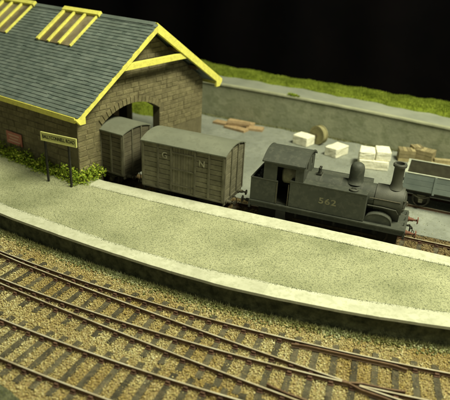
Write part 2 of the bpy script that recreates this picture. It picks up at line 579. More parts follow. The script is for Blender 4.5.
def plain_track(t, center, gauge=21, spacing=11.2, length=36, ztop=-2.65, x_range=None):
    rail(offset(center, gauge / 2 + .45), t)
    rail(offset(center, -gauge / 2 - .45), t)
    d = 0.0
    nxt = spacing / 2
    for (a, b), (c, e) in zip(center[:-1], center[1:]):
        l = math.hypot(c - a, e - b)
        while nxt <= d + l:
            k = (nxt - d) / l
            q = (a + (c - a) * k, b + (e - b) * k)
            if x_range is None or x_range[0] < q[0] < x_range[1]:
                sleeper(t, q, math.atan2(e - b, c - a), length, ztop, (gauge / 2 + .45, -gauge / 2 - .45))
            nxt += spacing + random.uniform(-.4, .4)
        d += l


# the turnout nearest the platform
turnout = thing('railway_turnout', 'turnout of curved rusty rails and long timbers nearest the platform wall', 'track')
R1 = arc(1000.7, -110, 325)
R3full = arc(1022.1, -110, 325)


def y2(x):
    q = -109.2 - .0995 * (x - 2.4) + .00015 * (x - 2.4) ** 2
    r1 = CY - math.sqrt(1000.7 ** 2 - (x - CX) ** 2)
    t = min(1, max(0, (x + 40) / 60))
    return (r1 - 1.15) * (1 - t) + q * t


xs = list(np.linspace(-40, 325, 74))
R2full = [(x, y2(x)) for x in xs]
R4 = offset([(x, y2(x) if x > -20 else CY - math.sqrt(1001.3 ** 2 - (x - CX) ** 2) - .5) for x in np.linspace(-110, 325, 88)], -21.9)
rail(R1, turnout, 'stock_rail')
rail(R4, turnout, 'stock_rail')
XF = 225.0
rail([q for q in R2full if q[0] <= XF - 8] + [(XF - 6, y2(XF - 6))], turnout, 'closure_rail', taper=lambda t: min(1, .25 + t * 4))
y3 = lambda x: CY - math.sqrt(1022.1 ** 2 - (x - CX) ** 2)
R3a = [(x, max(y, rail_y(R4, x) + 1.15)) if x < 10 else (x, y) for x, y in R3full if -40 <= x <= XF - 8] + [(XF - 6, y3(XF - 6))]
rail(R3a, turnout, 'closure_rail', taper=lambda t: min(1, .25 + t * 4))
rail([(XF + 2, y2(XF + 2))] + [q for q in R2full if q[0] > XF + 4], turnout, 'crossing_rail')
rail([(XF + 2, y3(XF + 2))] + [q for q in R3full if q[0] > XF + 4], turnout, 'crossing_rail')
# wing rails: each closure rail is carried past the nose and flares away
w1 = [(x, y2(x)) for x in (XF - 6, XF - 3)] + [(x, CY - math.sqrt(1022.1 ** 2 - (x - CX) ** 2) + 1.9 + max(0, (x - 240)) * .12) for x in np.linspace(XF + 3, 247, 6)]
w2 = [(x, CY - math.sqrt(1022.1 ** 2 - (x - CX) ** 2)) for x in (XF - 6, XF - 3)] + [(x, y2(x) - 1.9 - max(0, (x - 240)) * .12) for x in np.linspace(XF + 3, 247, 6)]
w1 = [(x, y) for x, y in w1]
rail([(x, y) for x, y in w2], turnout, 'wing_rail', ('rail_dark', 'rail_dark'))
rail(w1, turnout, 'wing_rail', ('rail_dark', 'rail_dark'))
chk = [(x, y - 2.0 - 1.2 * max(0, abs(x - 218) / 28 - .75) / .25) for x, y in arc(1000.7, 190, 246, 4)]
rail(chk, turnout, 'check_rail', ('rail_dark', 'rail_dark'))
chk = [(x, rail_y(R4, x) + 2.0 + 1.2 * max(0, abs(x - 216) / 28 - .75) / .25) for x in np.linspace(188, 244, 12)]
rail(chk, turnout, 'check_rail', ('rail_dark', 'rail_dark'))
# timbers, square to the middle of the turnout
th = -0.20
k = 0
while True:
    th += 0.0096
    k += 1
    x = CX + 1000.7 * math.sin(th)
    if x > 318:
        break
    if x < -100:
        continue
    dr = np.array([math.sin(th), -math.cos(th)])      # towards the viewer
    top = np.array([x, CY - 1000.7 * math.cos(th)])
    # where the radial line meets the near stock rail
    yy = rail_y(R4, x) or -150
    far = (top[1] - yy) / math.cos(th)
    L_ = max(36, 7.3 * 2 + far)
    c = top - dr * 7.3 + dr * L_ / 2
    rr = [L_ / 2 - 7.3]
    r3 = rail_y(R3full, x)
    r2v = y2(x) if x > -40 else None
    for q in (r3, r2v, yy):
        if q is not None and all(abs((L_ / 2 - 7.3 - (top[1] - q)) - z) > 2.2 for z in rr):
            rr.append(L_ / 2 - 7.3 - (top[1] - q))
    sleeper(turnout, c, th, L_, rails=rr)

# the track in front of it
near_track = thing('railway_track', 'plain curved track with grey sleepers in the near left corner', 'track')
plain_track(near_track, arc(1060.2, -60, 325, 8, 100), spacing=8.8)

# ballast among the sleepers
N0 = 215000
P = np.c_[rng.uniform(-45, 300, N0), rng.uniform(-222, -60, N0)]
fy = np.interp(P[:, 0], [q[0] for q in FRONT], [q[1] for q in FRONT])
P = P[P[:, 1] < fy - 0.5]
keep = np.ones(len(P), bool)
for cx, cy, hl, hw, a in sleeper_rects:
    dx, dy = P[:, 0] - cx, P[:, 1] - cy
    u = dx * math.cos(a) + dy * math.sin(a)
    v = -dx * math.sin(a) + dy * math.cos(a)
    keep &= ~((np.abs(u) < hw - .1) & (np.abs(v) < hl)) | (rng.random(len(P)) < .06)
P = P[keep]
onsl = np.zeros(len(P), bool)
for cx, cy, hl, hw, a in sleeper_rects:
    dx, dy = P[:, 0] - cx, P[:, 1] - cy
    onsl |= (np.abs(dx * math.cos(a) + dy * math.sin(a)) < hw + .1) & (np.abs(-dx * math.sin(a) + dy * math.cos(a)) < hl)
fy = np.interp(P[:, 0], [q[0] for q in FRONT], [q[1] for q in FRONT])
sh = np.clip((fy - P[:, 1]) / 14, 0, 1)
z = np.where(onsl, -2.5, -3.0 + rng.uniform(-.35, .3, len(P)) - .35 * (1 - sh))
grains('ballast', np.c_[P, z], np.clip(rng.lognormal(-.38, .33, len(P)), .34, 1.6) * np.where(onsl, .7, 1), 'ballast', cube=False)
P = None


# static grass at the foot of the platform wall
def blades(name, P, h, w, material, lean=0.5, parent=None):
    n = len(P)
    a = rng.uniform(0, 6.28, n)
    d = np.c_[np.cos(a), np.sin(a), np.zeros(n)]
    b = rng.uniform(0, 6.28, n)
    l = np.c_[np.cos(b), np.sin(b), np.zeros(n)] * (rng.uniform(0, lean, n) * h)[:, None]
    up = np.c_[np.zeros(n), np.zeros(n), h]
    v = np.stack([P - d * w[:, None] / 2, P + d * w[:, None] / 2, P + l + up], 1)
    return numpy_mesh(name, v.reshape(-1, 3), np.arange(3 * n).reshape(n, 3), material, parent, 'stuff')


n = 9500
x = rng.uniform(-45, 300, n)
fy = np.interp(x, [q[0] for q in FRONT], [q[1] for q in FRONT])
off = np.abs(rng.normal(0, 3.2, n)) * (0.8 + .4 * np.sin(x * .13) * np.sin(x * .041 + 1))
P = np.c_[x, fy - off, np.full(n, -3.2)]
o = blades('grass_fringe', P, np.clip(2.6 - off * .16, .7, 3) * rng.uniform(.5, 1.15, n), rng.uniform(.25, .5, n), 'flock', .8)
tag(o, 'short olive grass fibres along the foot of the platform wall', 'grass')
x = rng.uniform(-45, 300, 2600)
fy = np.interp(x, [q[0] for q in FRONT], [q[1] for q in FRONT])
o2 = grains('green_scatter', np.c_[x, fy - np.abs(rng.normal(1, 3.5, 2600)), np.full(2600, -2.75)], rng.uniform(.5, 1.1, 2600), 'flock')
tag(o2, 'green flock scattered over the ballast edge', 'scatter')

# a green verge in the bottom left corner
vb = MB()
vpts = spline([(40, -189), (79, -192.5), (95, -196.5), (115, -203), (140, -215)], 4)
vb.prism([(40, -240), (150, -240)] + [(x, y) for x, y in vpts[::-1]], 'z', -3.5, -1.6)
verge = vb.build('verge', 'platform_wall')
tag(verge, 'dull green verge cutting the near left corner', None, None, 'structure')
P = np.c_[rng.uniform(40, 150, 6000), rng.uniform(-240, -188, 6000)]
P = P[inside([(40, -240), (150, -240)] + vpts[::-1], P)]
n = len(P)
blades('verge_grass', np.c_[P, np.full(n, -1.7)], rng.uniform(.5, 1.6, n), rng.uniform(.3, .5, n), 'flock', .9, verge)

# ------------------------------------------------------------------ siding, yard and bank
SID = spline([(-230, 78), (-150, 57), (-60, 36.5), (-5, 26.5), (40, 20.5), (72, 19.4), (125, 21.5), (177, 24.5), (250, 26.4), (330, 27)], 6)
MB().add([(-250, -10, -3.3), (330, -10, -3.3), (330, 60, -3.3), (-250, 110, -3.3)], [(0, 1, 2, 3)]).build('siding_bed', 'siding_bed')['kind'] = 'structure'
sid = thing('railway_track', 'siding track under the vans and tank engine behind the platform', 'track')
plain_track(sid, SID, x_range=(-20, 320))
N0 = 26000
P = np.c_[rng.uniform(-10, 310, N0), rng.uniform(3, 52, N0)]
keep = np.ones(len(P), bool)
for cx, cy, hl, hw, a in sleeper_rects:
    if cy < 0:
        continue
    dx, dy = P[:, 0] - cx, P[:, 1] - cy
    u = dx * math.cos(a) + dy * math.sin(a)
    v = -dx * math.sin(a) + dy * math.cos(a)
    keep &= ~((np.abs(u) < hw + .1) & (np.abs(v) < hl))
P = P[keep]
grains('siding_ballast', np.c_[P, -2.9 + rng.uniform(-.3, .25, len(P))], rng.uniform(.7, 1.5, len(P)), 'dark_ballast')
edge = spline([(-260, 120), (-120, 78), (-20, 52), (50, 43.5), (120, 44), (200, 47.5), (340, 50)], 5)
yd = MB().prism(edge + [(340, 300), (-260, 300)], 'z', -3.2, -2.0).build('yard', 'yard')
tag(yd, 'pale grey yard surface behind the siding', None, None, 'structure')
far_sid = thing('railway_track', 'inset siding track under the open wagon in the grey yard', 'track')
fc = [(190, 105.5), (250, 105.8), (330, 106)]
rail(offset(fc, 10.95), far_sid)
rail(offset(fc, -10.95), far_sid)

# retaining wall of the loading bank
wl = [(-75, 241), (-20, 237.5), (50, 234.5), (120, 231), (190, 226.5), (250, 221), (330, 213)]
wz = [37.0, 35.8, 35.0, 33.6, 31.6, 29.8, 28.0]
wpl, wzz = spline(wl, 6), [q[1] for q in spline(list(zip([q[0] for q in wl], wz)), 6)]
b = MB()
n = len(wpl)
DW = 44
vs = []
for (x, y), zt in zip(wpl, wzz):
    vs += [(x, y, -2.2), (x, y + .6, zt), (x, y + DW, zt), (x, y + DW, -2.2)]
fs = []
for i in range(n - 1):
    a = 4 * i
    fs += [(a, a + 4, a + 5, a + 1), (a + 1, a + 5, a + 6, a + 2), (a + 2, a + 6, a + 7, a + 3)]
fs += [(0, 1, 2, 3), (4 * n - 1, 4 * n - 2, 4 * n - 3, 4 * n - 4)]
b.v, b.f, b.m = vs, [list(f) for f in fs], [1 if i % 3 == 1 and i < 3 * (n - 1) else 0 for i in range(len(fs))]
bank = thing('retaining_wall', 'long mossy grey retaining wall of the loading bank behind the yard', 'wall')
b.build('wall_face', ['bank_wall', 'bank_top'], bank)
b = MB()
vs, fs = [], []
for i, ((x, y), zt) in enumerate(zip(wpl, wzz)):
    vs += [(x, y - .7, zt - 1.0), (x, y - .7 + .2, zt + .45), (x, y + 5.2, zt + .5), (x, y + 5.2, zt - 1.0)]
    if i:
        a = 4 * (i - 1)
        fs += [(a, a + 4, a + 5, a + 1), (a + 1, a + 5, a + 6, a + 2), (a + 2, a + 6, a + 7, a + 3), (a + 3, a + 7, a + 4, a)]
fs += [(0, 1, 2, 3), (4 * n - 1, 4 * n - 2, 4 * n - 3, 4 * n - 4)]
b.add(vs, fs).build('coping', 'bank_coping', bank)

# turf hump behind the bank, and lower turf behind the shed
def hump(name, xs, y0s, z0s, hs, depth):
    b = MB()
    K = 10
    vs = []
    for x, y0, z0, h in zip(xs, y0s, z0s, hs):
        for k in range(K):
            t = k / (K - 1)
            zz = z0 + h * math.sin(min(1, t * 2.2) * math.pi / 2) ** .7 + random.uniform(-.5, .5) * (k > 0)
            vs.append((x, y0 + depth * t + random.uniform(-1, 1) * (k > 0), zz if k else z0 - 4))
    fs = [(i * K + k, (i + 1) * K + k, (i + 1) * K + k + 1, i * K + k + 1) for i in range(len(xs) - 1) for k in range(K - 1)]
    return b.add(vs, fs).build(name, 'turf', smooth=True), np.array(vs).reshape(len(xs), K, 3)


xs = np.linspace(-75, 330, 60)
y0 = np.interp(xs, [q[0] for q in wpl], [q[1] for q in wpl]) + 37 + 2.0 * np.sin(xs * .09) + 1.5 * np.sin(xs * .23 + 1)
z0 = np.interp(xs, [q[0] for q in wpl], wzz)
hh = np.interp(xs, [-75, -10, 40, 120, 190, 250, 330], [6.5, 5.2, 3.6, 4.8, 6.8, 8.2, 8.5]) + .5 * np.sin(xs * .06) + .4 * np.sin(xs * .17)
tb, G = hump('turf_bank', xs, y0, z0, hh, 30)
tag(tb, 'green turf bank above the retaining wall', None, None, 'structure')


def scatter_on(G, n):
    nx, K, _ = G.shape
    i, k = rng.integers(0, nx - 1, n), rng.integers(0, K - 1, n)
    u, v = rng.random(n)[:, None], rng.random(n)[:, None]
    return (G[i, k] * (1 - u) * (1 - v) + G[i + 1, k] * u * (1 - v) + G[i, k + 1] * (1 - u) * v + G[i + 1, k + 1] * u * v)


P = scatter_on(G, 50000)
o = blades('bank_grass', P, rng.uniform(.8, 2.0, len(P)), rng.uniform(.4, .8, len(P)), 'grass', .9)
tag(o, 'bright green grass covering the bank above the wall', 'grass')
xs = np.linspace(-260, -60, 26)
t2, G2 = hump('low_turf_bank', xs, np.full(26, 196.) + rng.uniform(-2, 2, 26), np.full(26, -3.), np.full(26, 20.) + rng.uniform(-1, 1, 26), 50)
tag(t2, 'green turf bank seen through the shed archway', None, None, 'structure')
P = scatter_on(G2, 9000)
o = blades('low_bank_grass', P, rng.uniform(1.5, 3.4, len(P)), rng.uniform(.6, 1.1, len(P)), 'grass', .9)
tag(o, 'green grass glimpsed through the shed archway', 'grass')

xg_ = rng.uniform(-40, 300, 9000)
P = np.c_[xg_, rng.uniform(52, 236, 9000)]
P = P[P[:, 1] < np.interp(P[:, 0], [q[0] for q in wpl], [q[1] for q in wpl]) - .5]
grains('yard_grit', np.c_[P, np.full(len(P), -1.95)], np.clip(rng.lognormal(-.6, .35, len(P)), .3, 1.4), 'grit', yd, .6, cube=False)
xg_ = rng.uniform(-40, 300, 6000)
yg_ = np.interp(xg_, [q[0] for q in wpl], [q[1] for q in wpl]) - np.abs(rng.normal(0, 1.6, 6000)) * (1 + .8 * np.sin(xg_ * .19) * np.sin(xg_ * .053)) - .1
o = blades('wall_foot_growth', np.c_[xg_, yg_, np.full(6000, -2.05)], rng.uniform(.5, 2.6, 6000), rng.uniform(.3, .6, 6000), 'flock', .9)
tag(o, 'dull green growth along the foot of the retaining wall', 'growth')


# a few weeds rooted on the coping
def leaves(name, centres, n, rad, height, lo, hi, material, parent=None):
    cs = np.array(centres, float)
    i = rng.integers(0, len(cs), n)
    r = rad * np.sqrt(rng.random(n))
    a = rng.uniform(0, 6.28, n)
    hz = height * rng.uniform(.35, 1.1, len(cs))[i] * rng.random(n) ** .8 * (1 - .55 * (r / rad) ** 2)
    P = cs[i] + np.c_[r * np.cos(a), r * np.sin(a) * .75, hz]
    s = rng.uniform(lo, hi, n)[:, None]
    d = rng.normal(0, 1, (n, 3))
    d[:, 2] = np.abs(d[:, 2]) * .6
    d /= np.linalg.norm(d, axis=1)[:, None]
    e = np.cross(d, rng.normal(0, 1, (n, 3)))
    e /= np.linalg.norm(e, axis=1)[:, None]
    v = np.stack([P, P + d * s * .5 + e * s * .32, P + d * s, P + d * s * .5 - e * s * .32], 1)
    return numpy_mesh(name, v.reshape(-1, 3), np.arange(4 * n).reshape(n, 4), material, parent, 'stuff')


o = leaves('coping_weed', [(80, 236.0, 35.4), (84, 235.5, 35.2), (87, 235.2, 35.0)], 260, 3.2, 2.6, 1.0, 2.2, 'weed')
tag(o, 'small green weed growing on the retaining wall coping', 'weed')

# black cloth behind the layout
b = MB()
vs, fs = [], []
for i in range(121):
    x = -520 + i * 10
    y = 425 + 5 * math.sin(i * .55) + 3 * math.sin(i * .21 + 1)
    vs += [(x, y, -10), (x, y + 2, 420)]
    if i:
        fs.append((2 * i - 2, 2 * i, 2 * i + 1, 2 * i - 1))
bd = b.add(vs, fs).build('backdrop', 'cloth', smooth=True)
tag(bd, 'black cloth hanging behind the layout', None, None, 'structure')

# ------------------------------------------------------------------ goods shed
BW, EAVE, RIDGE, OVX, OVY = 151.6, 63.4, 120.2, 9.4, 8.4
BL = -225.0
shed = thing('goods_shed', 'stone goods shed with grey slate roof and bright yellow bargeboards', 'shed', (-8.3, -11.6, 0), -0.211)
SLOPE = (RIDGE - EAVE) / (BW / 2 + OVY)


def roof_z(a):
    return EAVE + (a + OVY if a <= BW / 2 else BW + OVY - a) * SLOPE


A0, A1, SPR, CROWN = 24.0, 91.0, 49.0, 59.8
AC = (A0 + A1) / 2
AR = (((A1 - A0) / 2) ** 2 + (CROWN - SPR) ** 2) / (2 * (CROWN - SPR))
AZ = CROWN - AR


def gable(x0, x1, hole, name, parent, material):
    b = MB()
    cols = sorted(set([0, BW / 2, BW] + list(np.linspace(0, BW, 12)) + ([A0, A1] + list(np.linspace(A0, A1, 13)) if hole else [])))
    for a, c in zip(cols[:-1], cols[1:]):
        if hole and a >= A0 - 1e-6 and c <= A1 + 1e-6:
            lo = [AZ + math.sqrt(max(0, AR ** 2 - (q - AC) ** 2)) for q in (a, c)]
        else:
            lo = [-3.4, -3.4]
        hi = [roof_z(a) - 4.2, roof_z(c) - 4.2]
        vs = [(x0, a, lo[0]), (x0, c, lo[1]), (x0, c, hi[1]), (x0, a, hi[0]), (x1, a, lo[0]), (x1, c, lo[1]), (x1, c, hi[1]), (x1, a, hi[0])]
        b.add(vs, [(0, 1, 2, 3), (7, 6, 5, 4), (0, 4, 5, 1), (3, 2, 6, 7), (0, 3, 7, 4), (1, 5, 6, 2)])
    return b.build(name, material, parent)


gw = gable(-8, -0.6, True, 'gable_wall', shed, 'mortar')
gable(BL, BL + 8, True, 'gable_wall', shed, 'mortar')
sw = MB().box((BL + 8, 0.6, -3.4), (-8, 8, 59.5)).build('side_wall', 'mortar', shed)
# yard-side wall with a wide doorway towards the gable end
fw = MB().box((-48, BW - 8, -3.4), (-8, BW - .2, 59)).box((BL + 8, BW - 8, -3.4), (-91, BW - .2, 59)).box((-91, BW - 8, 36), (-48, BW - .2, 59))
fw.build('side_wall', 'mortar', shed)
MB().box((-30, 60, -3.4), (-24, 66, 62)).build('roof_post', 'timber', shed)
# stones of the gable
z = -1.5
row = 0
NST = 0


def stone(wall, q, axis):
    """q = a0, a1, z0, z1; 8-vertex dressed block standing a little proud of the wall"""
    global NST
    a0, a1, z0, z1 = q
    pr = random.uniform(.12, .5)
    i = .25
    j = lambda: random.uniform(-.16, .16)
    if axis == 'x':
        vs = [(-.7, a0 + j(), z0 + j()), (-.7, a1 + j(), z0 + j()), (-.7, a1 + j(), z1 + j()), (-.7, a0 + j(), z1 + j()),
              (pr - .6, a0 + i, z0 + i), (pr - .6 + j(), a1 - i, z0 + i), (pr - .6, a1 - i, z1 - i), (pr - .6 + j(), a0 + i, z1 - i)]
        fs = [(4, 5, 6, 7), (0, 1, 5, 4), (1, 2, 6, 5), (2, 3, 7, 6), (3, 0, 4, 7)]
    else:
        vs = [(a0 + j(), .7, z0 + j()), (a1 + j(), .7, z0 + j()), (a1 + j(), .7, z1 + j()), (a0 + j(), .7, z1 + j()),
              (a0 + i, .6 - pr, z0 + i), (a1 - i, .6 - pr + j(), z0 + i), (a1 - i, .6 - pr, z1 - i), (a0 + i, .6 - pr + j(), z1 - i)]
        fs = [(4, 5, 6, 7), (0, 1, 5, 4), (1, 2, 6, 5), (2, 3, 7, 6), (3, 0, 4, 7)]
    MB().add(vs, fs).build('stone', 'stone', wall)
    NST += 1


z = 8.2
while z < 114:
    h = random.uniform(3.5, 4.5)
    z1 = z + h
    # run of the course between the roof slopes
    lim0, lim1 = 0.0, BW
    if z1 > roof_z(0) - 5:
        d = (z1 + 5 - EAVE) / SLOPE - OVY
        lim0, lim1 = d, BW - d
    if lim1 - lim0 < 7:
        break
    gaps = []
    if z < CROWN + 4:
        rr = AR + 3.2
        if z < SPR:
            gaps = [(A0 - .1, A1 + .1)]
        if z1 > SPR - 2 and z < AZ + rr:
            hw = math.sqrt(max(0, rr ** 2 - (max(z, SPR) - AZ) ** 2))
            gaps = [(min(AC - hw, A0), max(AC + hw, A1))] if z < SPR else [(AC - hw, AC + hw)]
    segs = [(lim0, lim1)]
    for g0, g1 in gaps:
        segs = [s for s in ((lim0, g0), (g1, lim1)) if s[1] - s[0] > 1.2]
    for s0, s1 in segs:
        a = s0
        while a < s1 - .5:
            w = random.uniform(6.8, 11.8)
            if s1 - (a + w) < 4:
                w = s1 - a
            if not (z1 < 30 and a > 100):          # hidden behind the vans
                stone(gw, (a + .2, a + w - .2, z + .18, z1 - .18), 'x')
            a += w
    z = z1
# ring of arch stones
nv = 17
for i in range(nv):
    t0 = math.asin((A0 - AC) / AR) + (2 * math.asin((A1 - AC) / AR)) * i / nv + .006
    t1 = math.asin((A0 - AC) / AR) + (2 * math.asin((A1 - AC) / AR)) * (i + 1) / nv - .006
    q = []
    for r_, pr in ((AR + .02, -.7), (AR + .1, .25), (AR + 5, .25), (AR + 5, -.7)):
        q.append((r_, pr + random.uniform(0, .15)))
    vs = []
    for t in (t0, t1):
        for r_, x in q:
            vs.append((x, AC + r_ * math.sin(t), AZ + r_ * math.cos(t)))
    MB().add(vs, [(0, 1, 2, 3), (7, 6, 5, 4), (0, 4, 5, 1), (1, 5, 6, 2), (2, 6, 7, 3), (3, 7, 4, 0)]).build('arch_stone', 'stone', gw)
# stones of the platform-side wall
z = 10.2
while z < 58:
    z1 = z + random.uniform(4.3, 5.6)
    a = -.55
    while a > -112:
        w = random.uniform(9, 16)
        stone(sw, (a - w + .2, a - .2, z + .18, min(z1, 59.3) - .18), 'y')
        a -= w
    z = z1

# roof: deck, slate courses, ridge, skylights
SL = math.hypot(BW / 2 + OVY, RIDGE - EAVE)
un = Vector((0, BW / 2 + OVY, RIDGE - EAVE)).normalized()
nn = Vector((0, -un.z, un.y))
base = Vector((0, -OVY, EAVE))


def on_roof(x, s, h=0.0):
    return Vector((x, 0, 0)) + base + un * s + nn * h


SKY = [(-93.5, -51.0), (-178.5, -134.5)]
S0, S1 = SL * .615, SL * .985
deck = MB()


def plate(b, x0, x1, s0, s1, h0, h1, mi=0):
    vs = [on_roof(x, s, h) for h in (h0, h1) for x, s in ((x0, s0), (x1, s0), (x1, s1), (x0, s1))]
    b.add(vs, [(0, 3, 2, 1), (4, 5, 6, 7), (0, 1, 5, 4), (1, 2, 6, 5), (2, 3, 7, 6), (3, 0, 4, 7)], mi)


xb = [BL - OVX, SKY[1][0] + 1, SKY[1][1] - 1, SKY[0][0] + 1, SKY[0][1] - 1, OVX - 1]
plate(deck, xb[0], xb[-1], 0.4, S0, -1.8, -.6)
plate(deck, xb[0], xb[-1], S1, SL, -1.8, -.6)
for i in (0, 2, 4):
    plate(deck, xb[i], xb[i + 1], S0, S1, -1.8, -.6)
roof = deck.build('roof', 'underside', shed)
b = MB()
vs = [(BL - OVX, BW / 2, RIDGE), (OVX - 1, BW / 2, RIDGE), (OVX - 1, BW + OVY, EAVE), (BL - OVX, BW + OVY, EAVE)]
b.add(vs + [(x, y, z - 1.6) for x, y, z in vs], [(3, 2, 1, 0), (4, 5, 6, 7), (0, 1, 5, 4), (1, 2, 6, 5), (2, 3, 7, 6), (3, 0, 4, 7)])
b.build('far_slope', 'slate', roof)
NC = 31
for c in range(NC):
    s0 = SL * c / NC
    b = MB()
    x = OVX + 2.2 + random.uniform(-.5, .4)
    ex = 0
    slates = []
    while x > -205:
        w = random.uniform(4.2, 5.2) if ex else random.uniform(1.5, 4.8)
        ex = 1
        x0, x1 = x - w + .1, x
        x -= w
        j = random.uniform(-.14, .12) + (random.uniform(.2, .7) if random.random() < .02 else 0)
        a, e = s0 + j - .15, min(SL, s0 + SL / NC + 1.0)
        # leave the skylights open
        blocked = False
        for k0, k1 in SKY:
            if x0 < k1 - .5 and x1 > k0 + .5 and e > S0 + 1.2 and a < S1 - .5:
                blocked = True
                if x0 < k0 < x1:
                    x1 = k0 + .5
                    blocked = False
                elif x0 < k1 < x1:
                    x0 = k1 - .5
                    blocked = False
        if blocked:
            continue
        h = random.uniform(-.05, .08)
        vs = [on_roof(p, s, q + h) for p, s, q in ((x0, a, .1), (x1, a, .1), (x1, e, -.45), (x0, e, -.45), (x0, a, .62), (x1, a, .62), (x1, e, .02), (x0, e, .02))]
        slates.append(vs)
    random.shuffle(slates)
    for vs in slates:
        b.add(vs, [(4, 5, 6, 7), (0, 1, 5, 4), (1, 2, 6, 5), (2, 3, 7, 6), (3, 0, 4, 7)])
    b.build('slate_course', 'slate', roof)['kind'] = 'stuff'
x = OVX - .5
while x > -205:
    w = random.uniform(14, 17)
    b = MB()
    b.prism([(BW / 2 - 2.6, RIDGE - .5), (BW / 2 + 2.6, RIDGE - .8), (BW / 2 + .3, RIDGE + 1.5), (BW / 2 - .3, RIDGE + 1.5)], 'x', x - w + .15, x)
    b.build('ridge_tile', 'slate', roof, jitter=.05)
    x -= w
for k0, k1 in SKY:
    e = bpy.data.objects.new('skylight', None)
    COL.objects.link(e)
    e.parent = shed
    t = MB()
    plate(t, k0 - 1.2, k1 + 1.2, S1 - 1.5, S1 + 3.0, .3, 3.2)
    t.build('top_rail', 'yellow', e, bevel=.2)
    wd = (k1 - k0)
    for i, wb in ((0, 3.4), (1, 2.4), (2, 2.4), (3, 1.5)):
        c = k0 + 1.2 + (wd - 2.4) * i / 3
        t = MB()
        plate(t, c - wb / 2, c + wb / 2, S0 - .6, S1 - 1.5, .2, 2.6 if i != 3 else 2.2)
        t.build('glazing_bar', 'yellow', e, bevel=.2)
    for i in range(3):
        c0 = k0 + 1.2 + (wd - 2.4) * i / 3
        c1 = k0 + 1.2 + (wd - 2.4) * (i + 1) / 3
        t = MB()
        plate(t, c0 + .8, c1 - .8, S0 - .4, S1 - 1.5, .7, 1.1)
        t.build('pane', 'pane', e)
# eaves fascia and bargeboards
MB().box((BL - OVX, -OVY - 1.2, EAVE - 4.0), (OVX - .9, -OVY + .5, EAVE + .1)).build('fascia_board', 'yellow', shed, bevel=.2)
MB().box((BL - OVX, BW + OVY - .5, EAVE - 4.0), (OVX - .9, BW + OVY + 1.2, EAVE + .1)).build('fascia_board', 'yellow', shed, bevel=.2)
MB().box((BL, -OVY + .6, EAVE - 3.4), (-.5, -.2, EAVE - 2.6)).build('soffit', 'underside', shed)
for sgn in (0, 1):
    dz_ = -.9 if sgn == 0 else 1.4
    pts = [(-OVY - 1.6, EAVE - 1.4), (-OVY - 1.6, EAVE - .2 + dz_), (BW / 2, RIDGE - .05 + dz_), (BW / 2, RIDGE - 6.2), (-OVY + 7.2, EAVE - .4 - 5.4 + 8.2 * SLOPE),
           (-OVY + 7.2, EAVE - 5.4), (-OVY + 2.0, EAVE - 5.4)]
    if sgn:
        pts = [(BW - y, z) for y, z in pts][::-1]
        pts = [(BW / 2 - (y - BW / 2) * -1.0 + (5.0 if y > BW else (3.0 if y > BW / 2 + 1 else 0)), z + (-.6 if y > BW else 0)) for y, z in pts]
    MB().prism(pts[::-1], 'x', OVX - .8, OVX + 1.6).build('bargeboard', 'yellow', shed, bevel=.2)
MB().box((OVX - 2.0, 36.5, 89.2), (OVX + .6, 117.5, 94.2)).build('collar_beam', 'yellow', shed, bevel=.2)
# purlin ends under the verge
for a in (20, 48, BW - 48, BW - 20):
    MB().box((-.6, a - 1.5, roof_z(a) - 5.6), (OVX - .8, a + 1.5, roof_z(a) - 2.6)).build('purlin', 'timber', shed)
# red enamel plate on the wall
tp = thing('wall_plate', 'small faded red enamel plate fixed to the dark shed wall', 'sign', (-8.3, -11.6, 0), -0.211)
MB().box((-87.3, -1.0, 20.8), (-67.6, -.15, 31.2)).build('plate', 'red_plate', tp, bevel=.2)
for zz, a, c in ((28.6, -84.5, -70.5), (26.0, -83, -72), (23.5, -85, -70)):
    MB().box((a, -1.15, zz - .45), (c, -1.02, zz + .45)).build('marks', 'red_plate_marks', tp)

# ------------------------------------------------------------------ station name board
sg = thing('station_sign', 'cream station name board on two dark posts before the shed wall', 'sign', (-15, -24, ZP - .3), R(-1))
for dx in (-13.6, 7.6):
    MB().box((dx - .7, -.7, 0), (dx + .7, .7, 38.5)).build('post', 'black', sg, bevel=.15)
bdp = MB().box((-15.8, -1.6, 33.0), (16.0, -.75, 39.6)).build('board', 'sign', sg, bevel=.15)
fr = MB()
for a, c in (((-15.8, -1.9, 39.0), (16.0, -1.55, 39.6)), ((-15.8, -1.9, 33.0), (16.0, -1.55, 33.6)), ((-15.8, -1.9, 33.6), (-15.2, -1.55, 39.0)), ((15.4, -1.9, 33.6), (16.0, -1.55, 39.0))):
    fr.box(a, c)
fr.build('frame', 'sign', bdp)
text('lettering', 'BALLYCONNELL ROAD', 3.6, 'black', bdp, (0.1, -1.65, 36.3), (R(90), 0, 0), .1, 1.0, 28.6, .05)

# weeds along the foot of the shed wall
ca, sa = math.cos(-.211), math.sin(-.211)
cen = []
x = -112.0
while x < 24:
    d = random.uniform(-6.5, -2.0)
    if x < 1:
        q = (x, d)
    else:
        q = (random.uniform(2, 5), x - 4)
    cen.append((-8.3 + q[0] * ca - q[1] * sa, -11.6 + q[0] * sa + q[1] * ca, ZP - .6))
    x += random.uniform(2.0, 4.6)
o = leaves('weeds', [c for c in cen if random.random() < .9], 4800, 4.0, 13.5, .8, 2.5, 'weed')
tag(o, 'straggling green weeds along the foot of the shed wall', 'weeds')
o = leaves('low_weeds', [(c[0] + random.uniform(-1, 3), c[1] - random.uniform(2, 5), ZP - .4) for c in cen], 1800, 3.4, 2.6, .7, 1.5, 'weed')
tag(o, 'low green growth spreading from the shed wall onto the platform', 'weeds')


